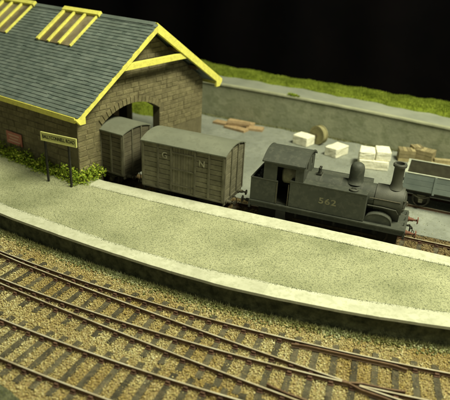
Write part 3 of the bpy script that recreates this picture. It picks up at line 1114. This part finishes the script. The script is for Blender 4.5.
# ------------------------------------------------------------------ rolling stock
def wheel(r, parent, x, y, face, spokes=0, width=3.0, name='wheel'):
    """wheel on a y axis; face = -1 or +1 is the outer side"""
    b = MB()
    w = width * face
    if not spokes:
        b.lathe([(1.2, 0), (r - 1.0, 0.2 * face), (r - .9, w), (r, w), (r + .15, .6 * face), (r + .9, .4 * face), (r + .9, -.3 * face), (1.2, -.3 * face)], axis='y', n=20)
        b.lathe([(1.8, 0), (1.8, w * 1.05), (.8, w * 1.15)], axis='y', n=10)
        return obj(name, b.mesh(name, smooth=True), 'wheel', parent, (x, y, r))
    b.lathe([(r - 1.3, 0), (r - 1.3, w), (r, w), (r + .1, .6 * face), (r + .8, .4 * face), (r + .8, -.2 * face), (r - 1.3, -.2 * face)], axis='y', n=28)
    b.lathe([(1.9, 0), (1.9, w * 1.05), (.8, w * 1.15)], axis='y', n=12)
    for i in range(spokes):
        t = 2 * math.pi * i / spokes
        c, s_ = math.cos(t), math.sin(t)
        y0, y1 = sorted((.3 * face, w * .75))
        vs = []
        for rr, hw in ((1.2, .55), (r - 1.0, .38)):
            for yy in (y0, y1):
                vs += [(rr * c - hw * s_, yy, rr * s_ + hw * c), (rr * c + hw * s_, yy, rr * s_ - hw * c)]
        b.add(vs, [(0, 1, 3, 2), (4, 6, 7, 5), (0, 2, 6, 4), (1, 5, 7, 3), (0, 4, 5, 1), (2, 3, 7, 6)])
    return obj(name, b.mesh(name, smooth=True), 'wheel', parent, (x, y, r))


def buffer(parent, x, y, z, d, mats=('loco_dark', 'steel'), r=2.3):
    h = MB().lathe([(1.9, 0), (1.9, .6 * d), (1.35, .8 * d), (1.15, 3.6 * d)], (x, y, z), 'x', 12).build('buffer', mats[0], parent, smooth=True)
    MB().lathe([(.7, 3.4 * d), (.7, 6.0 * d), (r, 6.1 * d), (r, 6.6 * d), (r * .7, 6.9 * d)], (x, y, z), 'x', 14).build('buffer_head', mats[1], h, smooth=True)


def underframe(t, L, W, z, wb, lamp='van_frame', wr=6.0):
    for s in (0, 1):
        y = W * .12 if s == 0 else W * .88
        MB().box((0, y - .8, z - 3.2), (L, y + .8, z)).build('solebar', lamp, t)
    for x in (0, L - 1.2):
        MB().box((x, 1.2, z - 3.6), (x + 1.2, W - 1.2, z)).build('buffer_beam', lamp, t)
    for x, d in ((0, -1), (L, 1)):
        for y in (W / 2 - 11, W / 2 + 11):
            buffer(t, x, y, z - 1.8, d, ('van_frame', 'steel'), 2.1)
        MB().tube([(x, W / 2, z - 2), (x + 2.5 * d, W / 2, z - 2), (x + 3.2 * d, W / 2, z - 3.5), (x + 3.6 * d, W / 2, z - 6.5), (x + 4.4 * d, W / 2, z - 7.5), (x + 5 * d, W / 2, z - 6)], .35).build('coupling', 'steel', t)
    for x in (L / 2 - wb / 2, L / 2 + wb / 2):
        MB().lathe([(1.0, -11), (1.0, 11)], (x, W / 2, wr), 'y', 8).build('axle', 'wheel', t)
        for f in (-1, 1):
            wheel(wr, t, x, W / 2 + f * 9.2, f)
            y = W / 2 + f * 13.4
            a = MB().add([(x - 3.4, y - .25, z - 3), (x + 3.4, y - .25, z - 3), (x + 1.2, y - .25, wr - 2), (x - 1.2, y - .25, wr - 2),
                          (x - 3.4, y + .25, z - 3), (x + 3.4, y + .25, z - 3), (x + 1.2, y + .25, wr - 2), (x - 1.2, y + .25, wr - 2)],
                         [(0, 1, 2, 3), (7, 6, 5, 4), (0, 4, 5, 1), (1, 5, 6, 2), (2, 6, 7, 3), (3, 7, 4, 0)])
            ag = a.build('axle_guard', 'van_frame', t)
            MB().box((x - 1.5, y - 1.2 + f * .5, wr - 1.6), (x + 1.5, y + 1.2 + f * .5, wr + 1.4)).build('axle_box', 'van_frame', ag, bevel=.2)
            MB().tube([(x - 6, y + f * .5, z - 3.4), (x - 3, y + f * .5, wr + 2.6), (x, y + f * .5, wr + 2.0), (x + 3, y + f * .5, wr + 2.6), (x + 6, y + f * .5, z - 3.4)], .55, 6).build('leaf_spring', 'van_frame', ag)


def box_van(label, loc, rz, L, W, z0, zt, rise, body, bays, door, letters=None, group=None):
    """origin: near left corner of the body at rail level; x along, y away from the viewer"""
    t = thing('covered_van', label, 'railway van', loc, rz, group)
    core = MB().box((.7, .7, z0), (L - .7, W - .7, zt - .2)).build('body', 'van_back', t)
    H = zt - z0
    nrow = 9
    # planks of the sides: four panels of level boards, a door of upright ones
    for side in (0, 1):
        y0, y1 = ((-.05, .75) if side == 0 else (W - .75, W + .05))
        wall = MB().box((.2, min(y0, y1) + .3, z0), (L - .2, max(y0, y1) - .3, z0 + .9)).build('side_wall', body, t)
        for b0, b1 in bays:
            for r_ in range(nrow):
                j = random.uniform(-.06, .06)
                a = z0 + H * r_ / nrow
                MB().box((b0 * L + .15, y0 + .12 + j, a + .17), (b1 * L - .15, y1 - .12 + j, a + H / nrow - .17)).build('plank', body, wall, bevel=.07)
        d0, d1 = door[0] * L, door[1] * L
        dr = MB().box((d0 + 1.1, y0 + .3, z0 + .2), (d1 - 1.1, y1 - .3, zt - .6)).build('door', 'van_back', t)
        for q0 in (d0, d1 - 1.1):
            MB().box((q0, y0 - .05, z0 + .2), (q0 + 1.1, y1, zt - .6)).build('stile', 'van_frame', dr)
        nb = 8
        for k in range(nb):
            a = d0 + 1.1 + (d1 - d0 - 2.2) * k / nb
            j = random.uniform(-.06, .06)
            MB().box((a + .07, y0 + .1 + j, z0 + .3), (a + (d1 - d0 - 2.2) / nb - .07, y1 - .15 + j, zt - .9)).build('plank', body, dr, bevel=.07)
        f = -1 if side == 0 else 1
        yo = y0 if side == 0 else y1
        for zz in (z0 + H * .14, z0 + H * .5, z0 + H * .86):
            MB().box((d0 + 1, min(yo, yo + f * .35), zz - .45), (d1 - 1, max(yo, yo + f * .35), zz + .45)).build('hinge_strap', 'van_frame', dr)
        for px in sorted(set([q for bb in bays for q in bb])):
            x = min(max(px * L, .8), L - .8)
            MB().box((x - .75, min(yo - f * .2, yo + f * .55), z0 - .3), (x + .75, max(yo - f * .2, yo + f * .55), zt - .1)).build('post', 'van_frame', t, bevel=.08)
        MB().box((-.1, min(yo - f * .3, yo + f * .45), z0 - .8), (L + .1, max(yo - f * .3, yo + f * .45), z0 + .5)).build('sill', 'van_frame', t)
    # ends
    for end in (0, 1):
        x0, x1 = ((-.05, .75) if end == 0 else (L - .75, L + .05))
        f = -1 if end == 0 else 1
        xo = x0 if end == 0 else x1
        nseg = 12
        prof = [(W * k / nseg, zt - .2 + rise * (1 - (2 * k / nseg - 1) ** 2)) for k in range(nseg + 1)]
        ew = MB().prism([(W - .3, zt - .3), *[(min(max(y, .3), W - .3), z_ - .35) for y, z_ in prof[::-1]], (.3, zt - .3)][1:], 'x', min(x0, x1) + .25, max(x0, x1) - .25).build('end_wall', body, t)
        for b0, b1 in ((0.02, .34), (.34, .66), (.66, .98)):
            for r_ in range(nrow):
                j = random.uniform(-.06, .06)
                a = z0 + H * r_ / nrow
                MB().box((x0 + .12 + j, b0 * W + .1, a + .17), (x1 - .12 + j, b1 * W - .1, a + H / nrow - .17)).build('plank', body, ew, bevel=.07)
        for b0 in (.02, .34, .66, .98):
            y = min(max(b0 * W, .7), W - .7)
            top = zt + rise * (1 - (2 * b0 - 1) ** 2) - .6
            MB().box((min(xo - f * .2, xo + f * .6), y - .75, z0 - .3), (max(xo - f * .2, xo + f * .6), y + .75, top)).build('post', 'van_frame', t, bevel=.08)
        MB().box((min(xo - f * .3, xo + f * .45), 0, z0 - .8), (max(xo - f * .3, xo + f * .45), W, z0 + .5)).build('sill', 'van_frame', t)
    # roof
    nseg = 16
    up = [(-.9 + (W + 1.8) * k / nseg, zt + rise * (1 - (2 * k / nseg - 1) ** 2) + .45) for k in range(nseg + 1)]
    lo = [(y, z_ - .8) for y, z_ in up]
    MB().prism(lo + up[::-1], 'x', -.9, L + .9).build('roof', 'van_roof', t, smooth=True)
    if letters:
        for ch, fx, fz in letters:
            text('letter', ch, 6.6, 'letter', t, (fx * L, -.25, z0 + fz * H), (R(90), 0, 0), .06, 1, None, .12)
    underframe(t, L, W, z0, L * .55)
    return t


BAYS = [(0.0, .20), (.20, .365), (.655, .82), (.82, 1.0)]
box_van('grey planked van lettered GN standing between shed and tank engine', (38.0, 1.9, 0), -0.02, 66.5, 34.4, 13.0, 47.4, 4.3, 'van', BAYS, (.365, .655),
        [('G', .285, .76), ('N', .735, .74)])
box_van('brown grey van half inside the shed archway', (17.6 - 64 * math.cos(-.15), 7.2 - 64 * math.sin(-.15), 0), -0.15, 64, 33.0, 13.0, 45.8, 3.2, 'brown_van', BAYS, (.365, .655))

# open wagon
t = thing('open_wagon', 'pale blue grey open wagon on the yard siding at the right edge', 'railway wagon', (217.5, 89.5, 0), R(.4))
L_, W_, zf, zr = 64, 32.5, 14.5, 27.5
MB().box((.4, .4, zf - 1), (L_ - .4, W_ - .4, zf + .6)).build('floor', 'wagon_floor', t)
for y0, y1 in ((0, 1.5), (W_ - 1.5, W_)):
    w = MB().box((.4, y0 + (.7 if y0 == 0 else 0), zf - .4), (L_ - .4, y1 - (0 if y0 == 0 else .7), zr - .01)).build('side_wall', 'wagon_floor', t)
    for k in range(3):
        a = zf - .4 + (zr - zf + .3) * k / 3
        for b0, b1 in ((0, .36), (.36, .64), (.64, 1)):
            MB().box((b0 * L_ + .12, y0 if y0 == 0 else y1 - .6, a + .1), (b1 * L_ - .12, y0 + .6 if y0 == 0 else y1, a + (zr - zf + .3) / 3 - .1)).build('plank', 'wagon', w, bevel=.1)
    MB().box((-.15, y0 - .15, zr), (L_ + .15, y1 + .15, zr + .5)).build('capping', 'wagon_rim', t)
    yo, f = (y0, -1) if y0 == 0 else (y1, 1)
    for x in (1, L_ * .36, L_ * .64, L_ - 1):
        MB().box((x - .8, min(yo, yo + f * .5), zf - 1.5), (x + .8, max(yo, yo + f * .5), zr - .1)).build('strap', 'wagon', t)
for x0, x1 in ((0, 1.5), (L_ - 1.5, L_)):
    w = MB().box((x0 + (.7 if x0 == 0 else 0), 1.6, zf - .4), (x1 - (0 if x0 == 0 else .7), W_ - 1.6, zr - .01)).build('end_wall', 'wagon_floor', t)
    for k in range(3):
        a = zf - .4 + (zr - zf + .3) * k / 3
        MB().box((x0 if x0 == 0 else x1 - .6, 1.55, a + .1), (x0 + .6 if x0 == 0 else x1, W_ - 1.55, a + (zr - zf + .3) / 3 - .1)).build('plank', 'wagon', w, bevel=.1)
    MB().box((x0 - .15, 1.7, zr + .01), (x1 + .15, W_ - 1.7, zr + .5)).build('capping', 'wagon_rim', t)
underframe(t, L_, W_, zf - 1, 34, 'black')

# ------------------------------------------------------------------ tank engine
# origin: near rear corner of the footplate at rail level
YAWL = 0.028
E_ = thing('tank_locomotive', 'small dark grey tank engine numbered 562 with dome and tall chimney', 'locomotive', (121.5, 6.6, 0), YAWL)
LW, LL, FZ = 34.0, 107.0, 17.0
MB().box((0, 0, FZ - 1.0), (LL, LW, FZ)).build('footplate', 'loco', E_, bevel=.12)
for y in (.6, LW - 1.4):
    MB().box((.6, y, FZ - 4.2), (LL - .6, y + .8, FZ - 1.0)).build('valance', 'loco', E_)
for x in (-.4, LL - 1.0):
    MB().box((x, .3, FZ - 6.4), (x + 1.4, LW - .3, FZ - .95)).build('buffer_beam', 'loco' if x < 0 else 'loco_soot', E_, bevel=.1)
for y in (6, LW - 6):
    MB().box((6, y - .6, 4), (LL - 4, y + .6, FZ - 1)).build('main_frame', 'loco_dark', E_)
for x, d in ((-.4, -1), (LL + .4, 1)):
    for y in (LW / 2 - 11, LW / 2 + 11):
        buffer(E_, x, y, FZ - 3.6, d, ('loco_dark', 'steel') if d < 0 else ('red', 'red'), 2.6)
MB().tube([(LL + .4, LW / 2, FZ - 3.6), (LL + 3, LW / 2, FZ - 3.4), (LL + 4, LW / 2, FZ - 4.4), (LL + 3.6, LW / 2, FZ - 5.4)], .55).build('coupling_hook', 'loco_dark', E_)
ch = MB()
for k in range(3):
    cx = LL + 4.2 + .8 * k
    cz = FZ - 5.6 - 2.1 * k
    pts = [(cx + (.7 * math.cos(a) if k % 2 else .2), LW / 2 + (.2 if k % 2 else .8 * math.cos(a)), cz + 1.4 * math.sin(a)) for a in np.linspace(0, 2 * math.pi, 9)]
    ch.tube(pts, .25, 5)
ch.build('coupling_chain', 'steel', E_)
# pipes beside the hook
MB().tube([(LL + .4, LW / 2 - 5, FZ - 1), (LL + 2.2, LW / 2 - 5, FZ - .2), (LL + 2.8, LW / 2 - 5, FZ - 2.5), (LL + 2.6, LW / 2 - 5.2, FZ - 7)], .5).build('brake_hose', 'loco_dark', E_)
# wheels
for x in (34, 61, 88):
    for f in (-1, 1):
        wheel(9.2, E_, x, LW / 2 + f * 9.2, f, 12, 2.6, 'driving_wheel')
rod = MB().box((32, LW / 2 - 13.6, 6.4), (90, LW / 2 - 12.9, 8.0)).build('coupling_rod', 'steel', E_)
MB().box((32, LW / 2 + 12.9, 6.4), (90, LW / 2 + 13.6, 8.0)).build('coupling_rod', 'steel', E_)
for x in (34, 61, 88):
    MB().box((x - .7, LW / 2 - 15, FZ - 8), (x + .7, LW / 2 - 14, FZ - 2)).build('brake_hanger', 'loco_dark', E_)
# splashers in front of the tanks
for y in (3.2, LW - 3.2 - 5):
    pts = [(89 + 8.8 * math.cos(a), FZ + 6.8 * math.sin(a) ** .8) for a in np.linspace(0, math.pi, 15)]
    b = MB()
    n = len(pts)
    vs = [(px, y, pz) for px, pz in pts] + [(px, y + 5, pz) for px, pz in pts]
    b.add(vs, [tuple(range(n))[::-1], tuple(range(n, 2 * n))] + [(i, i + 1, n + i + 1, n + i) for i in range(n - 1)])
    sp = b.build('splasher', 'loco', E_, smooth=True)
    MB().tube([(px, y - .05, pz) for px, pz in pts], .28, 5).build('beading', 'loco_soot', sp)
# side tanks
TZ = 36.2
TX0, TX1 = 28.0, 80.0
TW = 8.6
for k, y in enumerate((1.2, LW - 1.2 - TW)):
    tk = MB().box((TX0, y, FZ), (TX1, y + TW, TZ)).build('side_tank', 'loco', E_, bevel=.35)
    MB().box((TX0, y - .15 if k == 0 else y + TW - .45, TZ - .6), (TX1, y + .45 if k == 0 else y + TW + .15, TZ + .25)).build('beading', 'loco', tk, bevel=.1)
    lid = MB().lathe([(3.0, TZ), (3.0, TZ + 1.1), (2.6, TZ + 1.4)], (TX1 - 9.5, y + TW / 2 - .3, 0), 'z', 18).build('filler_lid', 'loco_soot', tk, smooth=True)
    MB().tube([(TX1 - 11.5, y + TW / 2 - .8, TZ + 1.2), (TX1 - 10.5, y + TW / 2 - .8, TZ + 2.1), (TX1 - 8.5, y + TW / 2 - .8, TZ + 2.1), (TX1 - 7.5, y + TW / 2 - .8, TZ + 1.2)], .35, 6).build('lid_handle', 'loco_dark', lid)
    yo = y - .02 if k == 0 else y + TW + .02
    text('number', '562', 5.8, 'number', tk, ((TX0 + TX1) / 2 + .8, yo, FZ + 9.0), (R(90), 0, 0 if k == 0 else R(180)), .07, 1.12, 11.8, .12)
    rv = MB()
    for i in range(9):
        for zz in (FZ + 1.4, TZ - 1.8):
            yy = y if k == 0 else y + TW
            rv.lathe([(.34, -.16), (.26, .16)], (TX0 + 2 + (TX1 - TX0 - 4) * i / 8, yy, zz), 'y', 6)
    r_ = rv.build('rivets', 'loco', tk)
    r_['kind'] = 'stuff'
# boiler, smokebox
BZ, BY = 30.0, LW / 2
b = MB().lathe([(8.8, 36.5), (8.8, 84.0)], (0, BY, BZ), 'x', 32).build('boiler', 'loco', E_, smooth=True)
for x in (46, 60, 74):
    MB().lathe([(8.95, x), (8.95, x + 1.1)], (0, BY, BZ), 'x', 32).build('boiler_band', 'loco_soot', b, smooth=True)
sb = MB().lathe([(9.5, 84.2), (9.5, 101.6), (9.2, 102.2), (8.9, 102.3)], (0, BY, BZ), 'x', 36).build('smokebox', 'loco_soot', E_, smooth=True)
MB().prism([(BY - 5.5, FZ), (BY + 5.5, FZ), (BY + 8.5, BZ - 3), (BY - 8.5, BZ - 3)], 'x', 88.5, 101.4).build('saddle', 'loco_soot', sb)
dd = MB().lathe([(7.6, 102.3), (7.5, 102.9), (6.2, 103.7), (3.0, 104.3), (.3, 104.4)], (0, BY, BZ), 'x', 30).build('smokebox_door', 'loco_soot', sb, smooth=True)
MB().lathe([(.7, 104.2), (.7, 105.2)], (0, BY, BZ), 'x', 10).tube([(105.0, BY, BZ), (105.0, BY - 2.2, BZ - 2.4)], .3).tube([(105.2, BY, BZ), (105.2, BY + .8, BZ - 3)], .3).build('door_dart', 'steel', dd)
MB().box((102.4, BY - 7.8, BZ + 2.6), (103.8, BY + 1, BZ + 3.5)).box((102.4, BY - 7.8, BZ - 3.5), (103.8, BY + 1, BZ - 2.6)).build('door_strap', 'loco_dark', dd)
for y in (BY - 9, BY, BY + 9):
    MB().box((LL - 1.6, y - .35, FZ), (LL - 1.2, y + .35, FZ + 2.2)).build('lamp_iron', 'loco_dark', E_)
MB().tube([(80.5, BY - 9.6, BZ - 3), (90, BY - 10.2, BZ - 2.6), (99, BY - 9.9, BZ - 3.2), (100.5, BY - 8.8, BZ - 6)], .45, 7).build('ejector_pipe', 'loco_soot', E_, smooth=True)
# chimney
MB().lathe([(5.2, BZ + 8.7), (4.4, BZ + 9.7), (3.8, BZ + 11.2), (3.5, BZ + 13.5), (3.35, BZ + 23.4), (3.6, BZ + 23.8), (4.4, BZ + 24.2), (4.5, BZ + 25.5), (4.0, BZ + 26.2), (2.8, BZ + 26.2), (2.7, BZ + 21)], (96.0, BY, 0), 'z', 26).build('chimney', 'loco_soot', E_, smooth=True)
# dome
MB().lathe([(6.4, BZ + 7.6), (5.5, BZ + 8.7), (5.0, BZ + 9.8), (4.85, BZ + 12.0), (4.85, BZ + 17.0), (4.6, BZ + 19.0), (3.9, BZ + 20.6), (2.5, BZ + 21.6), (1.0, BZ + 22.0), (.05, BZ + 22.05)], (69.5, BY, 0), 'z', 26).build('dome', 'loco', E_, smooth=True)
# safety valves on the firebox
sv = MB().box((43.0, BY - 2.6, BZ + 8.4), (46.4, BY + 2.6, BZ + 9.8)).build('safety_valve', 'loco_dark', E_, bevel=.1)
for y in (-1.6, 1.6):
    MB().lathe([(.85, BZ + 9.8), (.75, BZ + 13.0), (1.0, BZ + 13.2), (1.0, BZ + 13.9), (.5, BZ + 14.1)], (44.7, BY + y, 0), 'z', 10).build('valve_column', 'loco_dark', sv, smooth=True)
# handrails along the boiler
for y in (BY - 9.4, BY + 9.4):
    h = MB().tube([(81, y, BZ + 2.6), (101, y, BZ + 2.6)], .3, 6).build('handrail', 'steel', E_)
# cab
CX0, CX1, CE = 9.0, 37.0, 47.2


def cab_side(y):
    b = MB()
    b.box((CX0, y, TZ - 2.58), (CX0 + 9.4, y + .9, CE))                    # rear panel
    b.box((CX0 + 9.4, y, FZ), (CX0 + 10.6, y + .9, TZ - 2.4))      # door post
    b.box((CX1 - 5.6, y, TZ - .2), (CX1, y + .9, CE))               # front panel
    b.box((CX0 + 9.4, y, CE - 2.4), (CX1 - 5.6, y + .9, CE))        # lintel
    return b.build('cab_side', 'loco', E_)


cab_side(1.2)
cab_side(LW - 2.1)
for y in (LW - 2.0,):
    MB().box((CX0 + 10.65, y, FZ + .6), (TX0 - .05, y + .6, TZ - 2.4)).build('cab_door', 'loco_dark', E_)
for y in (1.0, LW - 1.4):
    for x in (CX0 + 10.2, TX0 - .6):
        MB().tube([(x, y + .2, FZ + .5), (x, y + .2, TZ - 3)], .3, 6).build('handrail', 'steel', E_)


def spectacle(x, holes):
    b = MB()
    n = 14
    ys = np.linspace(1.3, LW - 1.3, n + 1)
    ztop = lambda y: CE + 5.8 * (1 - ((y - BY) / (BY)) ** 2) - .3
    for a, c in zip(ys[:-1], ys[1:]):
        mid_ = (a + c) / 2
        parts = [(FZ + .1, None)]
        if holes and 4.2 < abs(mid_ - BY) < 9.2:
            parts = [(FZ + .1, 42.0), (48.0, None)]
        for lo, hi in parts:
            h0, h1 = (hi, hi) if hi else (ztop(a), ztop(c))
            vs = [(x, a, lo), (x, c, lo), (x, c, h1), (x, a, h0), (x + .9, a, lo), (x + .9, c, lo), (x + .9, c, h1), (x + .9, a, h0)]
            b.add(vs, [(0, 3, 2, 1), (4, 5, 6, 7), (0, 1, 5, 4), (1, 2, 6, 5), (2, 3, 7, 6), (3, 0, 4, 7)])
    return b


cf = spectacle(CX1 - 1.0, True).build('cab_front', 'loco', E_)
cb = spectacle(CX0 + .02, True).build('cab_back', 'loco', E_)
M['glass'] = mat('glass', (0.25, 0.26, 0.2), None, rough=0.15, trans=0.8)
for wall, x in ((cf, CX1 - .7), (cb, CX0 + .3)):
    for y in (BY - 6.7, BY + 6.7):
        MB().box((x, y - 2.6, 41.8), (x + .25, y + 2.6, 48.2)).build('window_pane', 'glass', wall)
ns = 18
up = [(-.2 + (LW + .4) * k / ns, CE + 5.8 * (1 - (2 * k / ns - 1) ** 2) + .7) for k in range(ns + 1)]
lo = [(y, z - .9) for y, z in up]
rf = MB().prism(lo + up[::-1], 'x', CX0 - 1.2, CX1 + 1.2).build('cab_roof', 'loco', E_, smooth=True)
for x in (CX0 - 1.1, CX1 + .5):
    MB().tube([(x + .3, y, z + .15) for y, z in up], .3, 5).build('rain_strip', 'loco', rf)
MB().box((CX0 + 1, 2.2, FZ), (CX1 - 1, LW - 2.2, FZ + .6)).build('cab_floor', 'loco_dark', E_)
# boiler backhead seen in the cab
bh = MB().lathe([(6.6, 20.5), (7.4, 21.4), (7.4, 36.2)], (0, BY - 2.5, BZ + 6.5), 'x', 24).build('backhead', 'backhead', E_, smooth=True)
MB().lathe([(1.6, 19.9), (1.6, 20.7)], (0, BY - 2.5, BZ + 3), 'x', 12).build('firehole_door', 'loco_dark', bh)
for y, z_ in ((-3.5, 9), (3.5, 9), (0, 10.5)):
    MB().lathe([(1.0, 19.8), (1.0, 20.6)], (0, BY - 2.5 + y, BZ + z_ - 1), 'x', 10).build('gauge', 'steel', bh)
# bunker
bk = MB()
bk.box((0.2, 1.2, FZ), (1.1, LW - 1.2, TZ - 2.6)).box((1.1, 1.2, FZ), (CX0 + 9.3, 2.1 - .02, TZ - 2.6)).box((1.1, LW - 2.1 + .02, FZ), (CX0 + 9.3, LW - 1.2, TZ - 2.6))
bunker = bk.build('bunker', 'loco', E_)
b = MB()
for a, c in (((0, 1.0, TZ - 2.6), (1.3, LW - 1.0, TZ - 2.0)), ((1.3, 1.0, TZ - 2.6), (CX0 + 10.4, 2.2, TZ - 2.0)), ((1.3, LW - 2.2, TZ - 2.6), (CX0 + 10.4, LW - 1.0, TZ - 2.0))):
    b.box(a, c)
b.build('beading', 'loco_soot', bunker, bevel=.1)
MB().box((1.1, 2.1, FZ + .1), (CX0 - .1, LW - 2.1, TZ - 6)).build('coal_space', 'coal', bunker)
P = np.c_[rng.uniform(1.8, CX0 - .8, 160), rng.uniform(2.8, LW - 2.8, 160), rng.uniform(TZ - 6, TZ - 4.4, 160)]
grains('coal', P, rng.uniform(1.2, 2.6, 160), 'coal', bunker, .9)
# steps below the cab
for y, f in ((1.0, -1), (LW - 1.0, 1)):
    MB().box((CX0 + 11, y - .3, 6), (CX0 + 18, y + .3, FZ - 1)).box((CX0 + 11, min(y, y + f * 2), 6), (CX0 + 18, max(y, y + f * 2), 6.5)).build('step', 'loco_dark', E_)


# ------------------------------------------------------------------ goods lying in the yard
def block(label, c, size, rz, z=-2.0, name='stone_block', material='white_stone', cat='stone block', group=None, jit=.2):
    w, d, h = size
    nx, ny, nz = 4, 4, 2
    b = MB()
    b.box((-w / 2, -d / 2, 0), (w / 2, d / 2, h))
    me = b.mesh(name, bevel=.55)
    bm = bmesh.new()
    bm.from_mesh(me)
    bmesh.ops.subdivide_edges(bm, edges=[e for e in bm.edges if e.calc_length() > 5 * S], cuts=3, use_grid_fill=True)
    for v in bm.verts:
        v.co += Vector((random.uniform(-1, 1), random.uniform(-1, 1), random.uniform(-1, 1) * (v.co.z > .5 * S))) * jit * S
    bm.to_mesh(me)
    bm.free()
    o = obj(name, me, material)
    o.location = Vector((c[0], c[1], z)) * S
    o.rotation_euler[2] = rz
    return tag(o, label, cat, group)


G_ = 'white stone blocks in the yard'
block('white stone block beside the round wooden drum', (109.5, 197, 0), (17, 15, 9.5), R(-18), group=G_)
block('low white stone block lying alone between drum and block stack', (146.5, 183, 0), (13.5, 21, 9.0), R(-22), group=G_)
block('widest white stone block at the bottom of the stack behind the dome', (183.5, 171, 0), (26.5, 23, 8.6), R(12), group=G_)
block('white stone block on the stack, the left one of the upper two', (177.6, 168.5, 0), (14, 18, 7.0), R(8), z=6.75, group=G_)
block('white stone block on the stack, the right taller one of the upper two', (190.8, 172, 0), (13, 18, 8.6), R(14), z=6.75, group=G_)

# round drum standing on its rim
dm = thing('wooden_drum', 'round olive wooden drum standing on its rim beside white blocks', 'drum', (122.5, 205, 7.6), R(-28))
MB().lathe([(9.0, -2.4), (9.0, 2.4)], axis='y', n=28).build('core', 'drum', dm, smooth=True)
for y in (-3.2, 2.2):
    fl = MB().lathe([(7.6, y + .3), (7.6, y), (9.6, y), (9.6, y + 1.0), (7.6, y + 1.0)], axis='y', n=32).build('flange', 'drum', dm, smooth=True)
for k in range(5):
    x0 = -7.4 + 14.8 * k / 5
    x1 = x0 + 14.8 / 5 - .15
    hz = math.sqrt(7.5 ** 2 - max(abs(x0), abs(x1)) ** 2 + .01) if max(abs(x0), abs(x1)) < 7.5 else 1.5
    MB().box((x0, -2.95, -hz), (x1, -2.4, hz)).build('plank', 'drum', dm, bevel=.1)
MB().lathe([(1.6, -3.4), (1.6, -2.9)], axis='y', n=14).build('hub', 'old_wood', dm)

# boards lying beyond the van
G_ = 'loose boards on the yard'
bl = [((15, 214), 24, 10, -6, -2.0, 'brown board nearest the shed on the yard floor'),
      ((33, 204), 26, 9.5, -12, -2.0, 'brown board in the middle of the loose pile'),
      ((51, 214), 18, 11, 8, -2.0, 'short brown board at the right end of the loose pile'),
      ((30, 226), 30, 9, -2, -2.0, 'long brown board at the back of the loose pile'),
      ((32, 213), 24, 9, 12, .65, 'brown board lying askew on top of the loose pile')]
for (x, y), l, w, a, z_, lab in bl:
    o = MB().box((-l / 2, -w / 2, 0), (l / 2, w / 2, 2.6)).build('board', 'wood', None, bevel=.15, jitter=.12)
    o.location = Vector((x, y, z_)) * S
    o.rotation_euler[2] = R(a)
    tag(o, lab, 'board', G_)


# crates and timber beyond the open wagon
def crate(label, c, size, rz, z=-2.0, tilt=0.0):
    t = thing('wooden_crate', label, 'crate', (c[0], c[1], z), rz, 'crates behind the open wagon')
    t.rotation_euler[1] = tilt
    w, d, h = size
    MB().box((-w / 2 + .4, -d / 2 + .4, .2), (w / 2 - .4, d / 2 - .4, h - .9)).build('core', 'wagon_floor', t)
    n_ = 3
    for y0, y1 in ((-d / 2, -d / 2 + .5), (d / 2 - .5, d / 2)):
        for k in range(n_):
            MB().box((-w / 2, y0, h * k / n_ + .15), (w / 2, y1, h * (k + 1) / n_ - .15)).build('slat', 'old_wood', t, jitter=.1)
    for x0, x1 in ((-w / 2, -w / 2 + .5), (w / 2 - .5, w / 2)):
        for k in range(n_):
            MB().box((x0, -d / 2 + .55, h * k / n_ + .15), (x1, d / 2 - .55, h * (k + 1) / n_ - .15)).build('slat', 'old_wood', t, jitter=.1)
    for k in range(4):
        MB().box((-w / 2 + w * k / 4 + .15, -d / 2 + .1, h - .4), (-w / 2 + w * (k + 1) / 4 - .15, d / 2 - .1, h + .1)).build('slat', 'old_wood', t, jitter=.1)
    return t


crate('weathered crate nearest the stacked white blocks', (209.5, 203, 0), (15, 12, 11), R(14))
crate('tan crate at the right of the crate pair behind the wagon', (226.5, 209, 0), (16, 13, 11.5), R(-12))
crate('small crate perched between and above the other two', (217.5, 212, 0), (10, 9, 13), R(30))
for (x, y), l, w, a, z_, lab in [((248, 207), 30, 6, 6, -2.0, 'long old timber behind the wagon at the right edge'),
                                 ((249, 213), 26, 6, -5, -2.0, 'rear old timber behind the wagon at the right edge'),
                                 ((247, 209), 24, 5, 14, .8, 'old timber lying across the two behind the wagon')]:
    o = MB().box((-l / 2, -w / 2, 0), (l / 2, w / 2, 2.6)).build('timber', 'old_wood', None, bevel=.2, jitter=.15)
    o.location = Vector((x, y, z_)) * S
    o.rotation_euler[2] = R(a)
    tag(o, lab, 'timber', 'old timbers behind the open wagon')
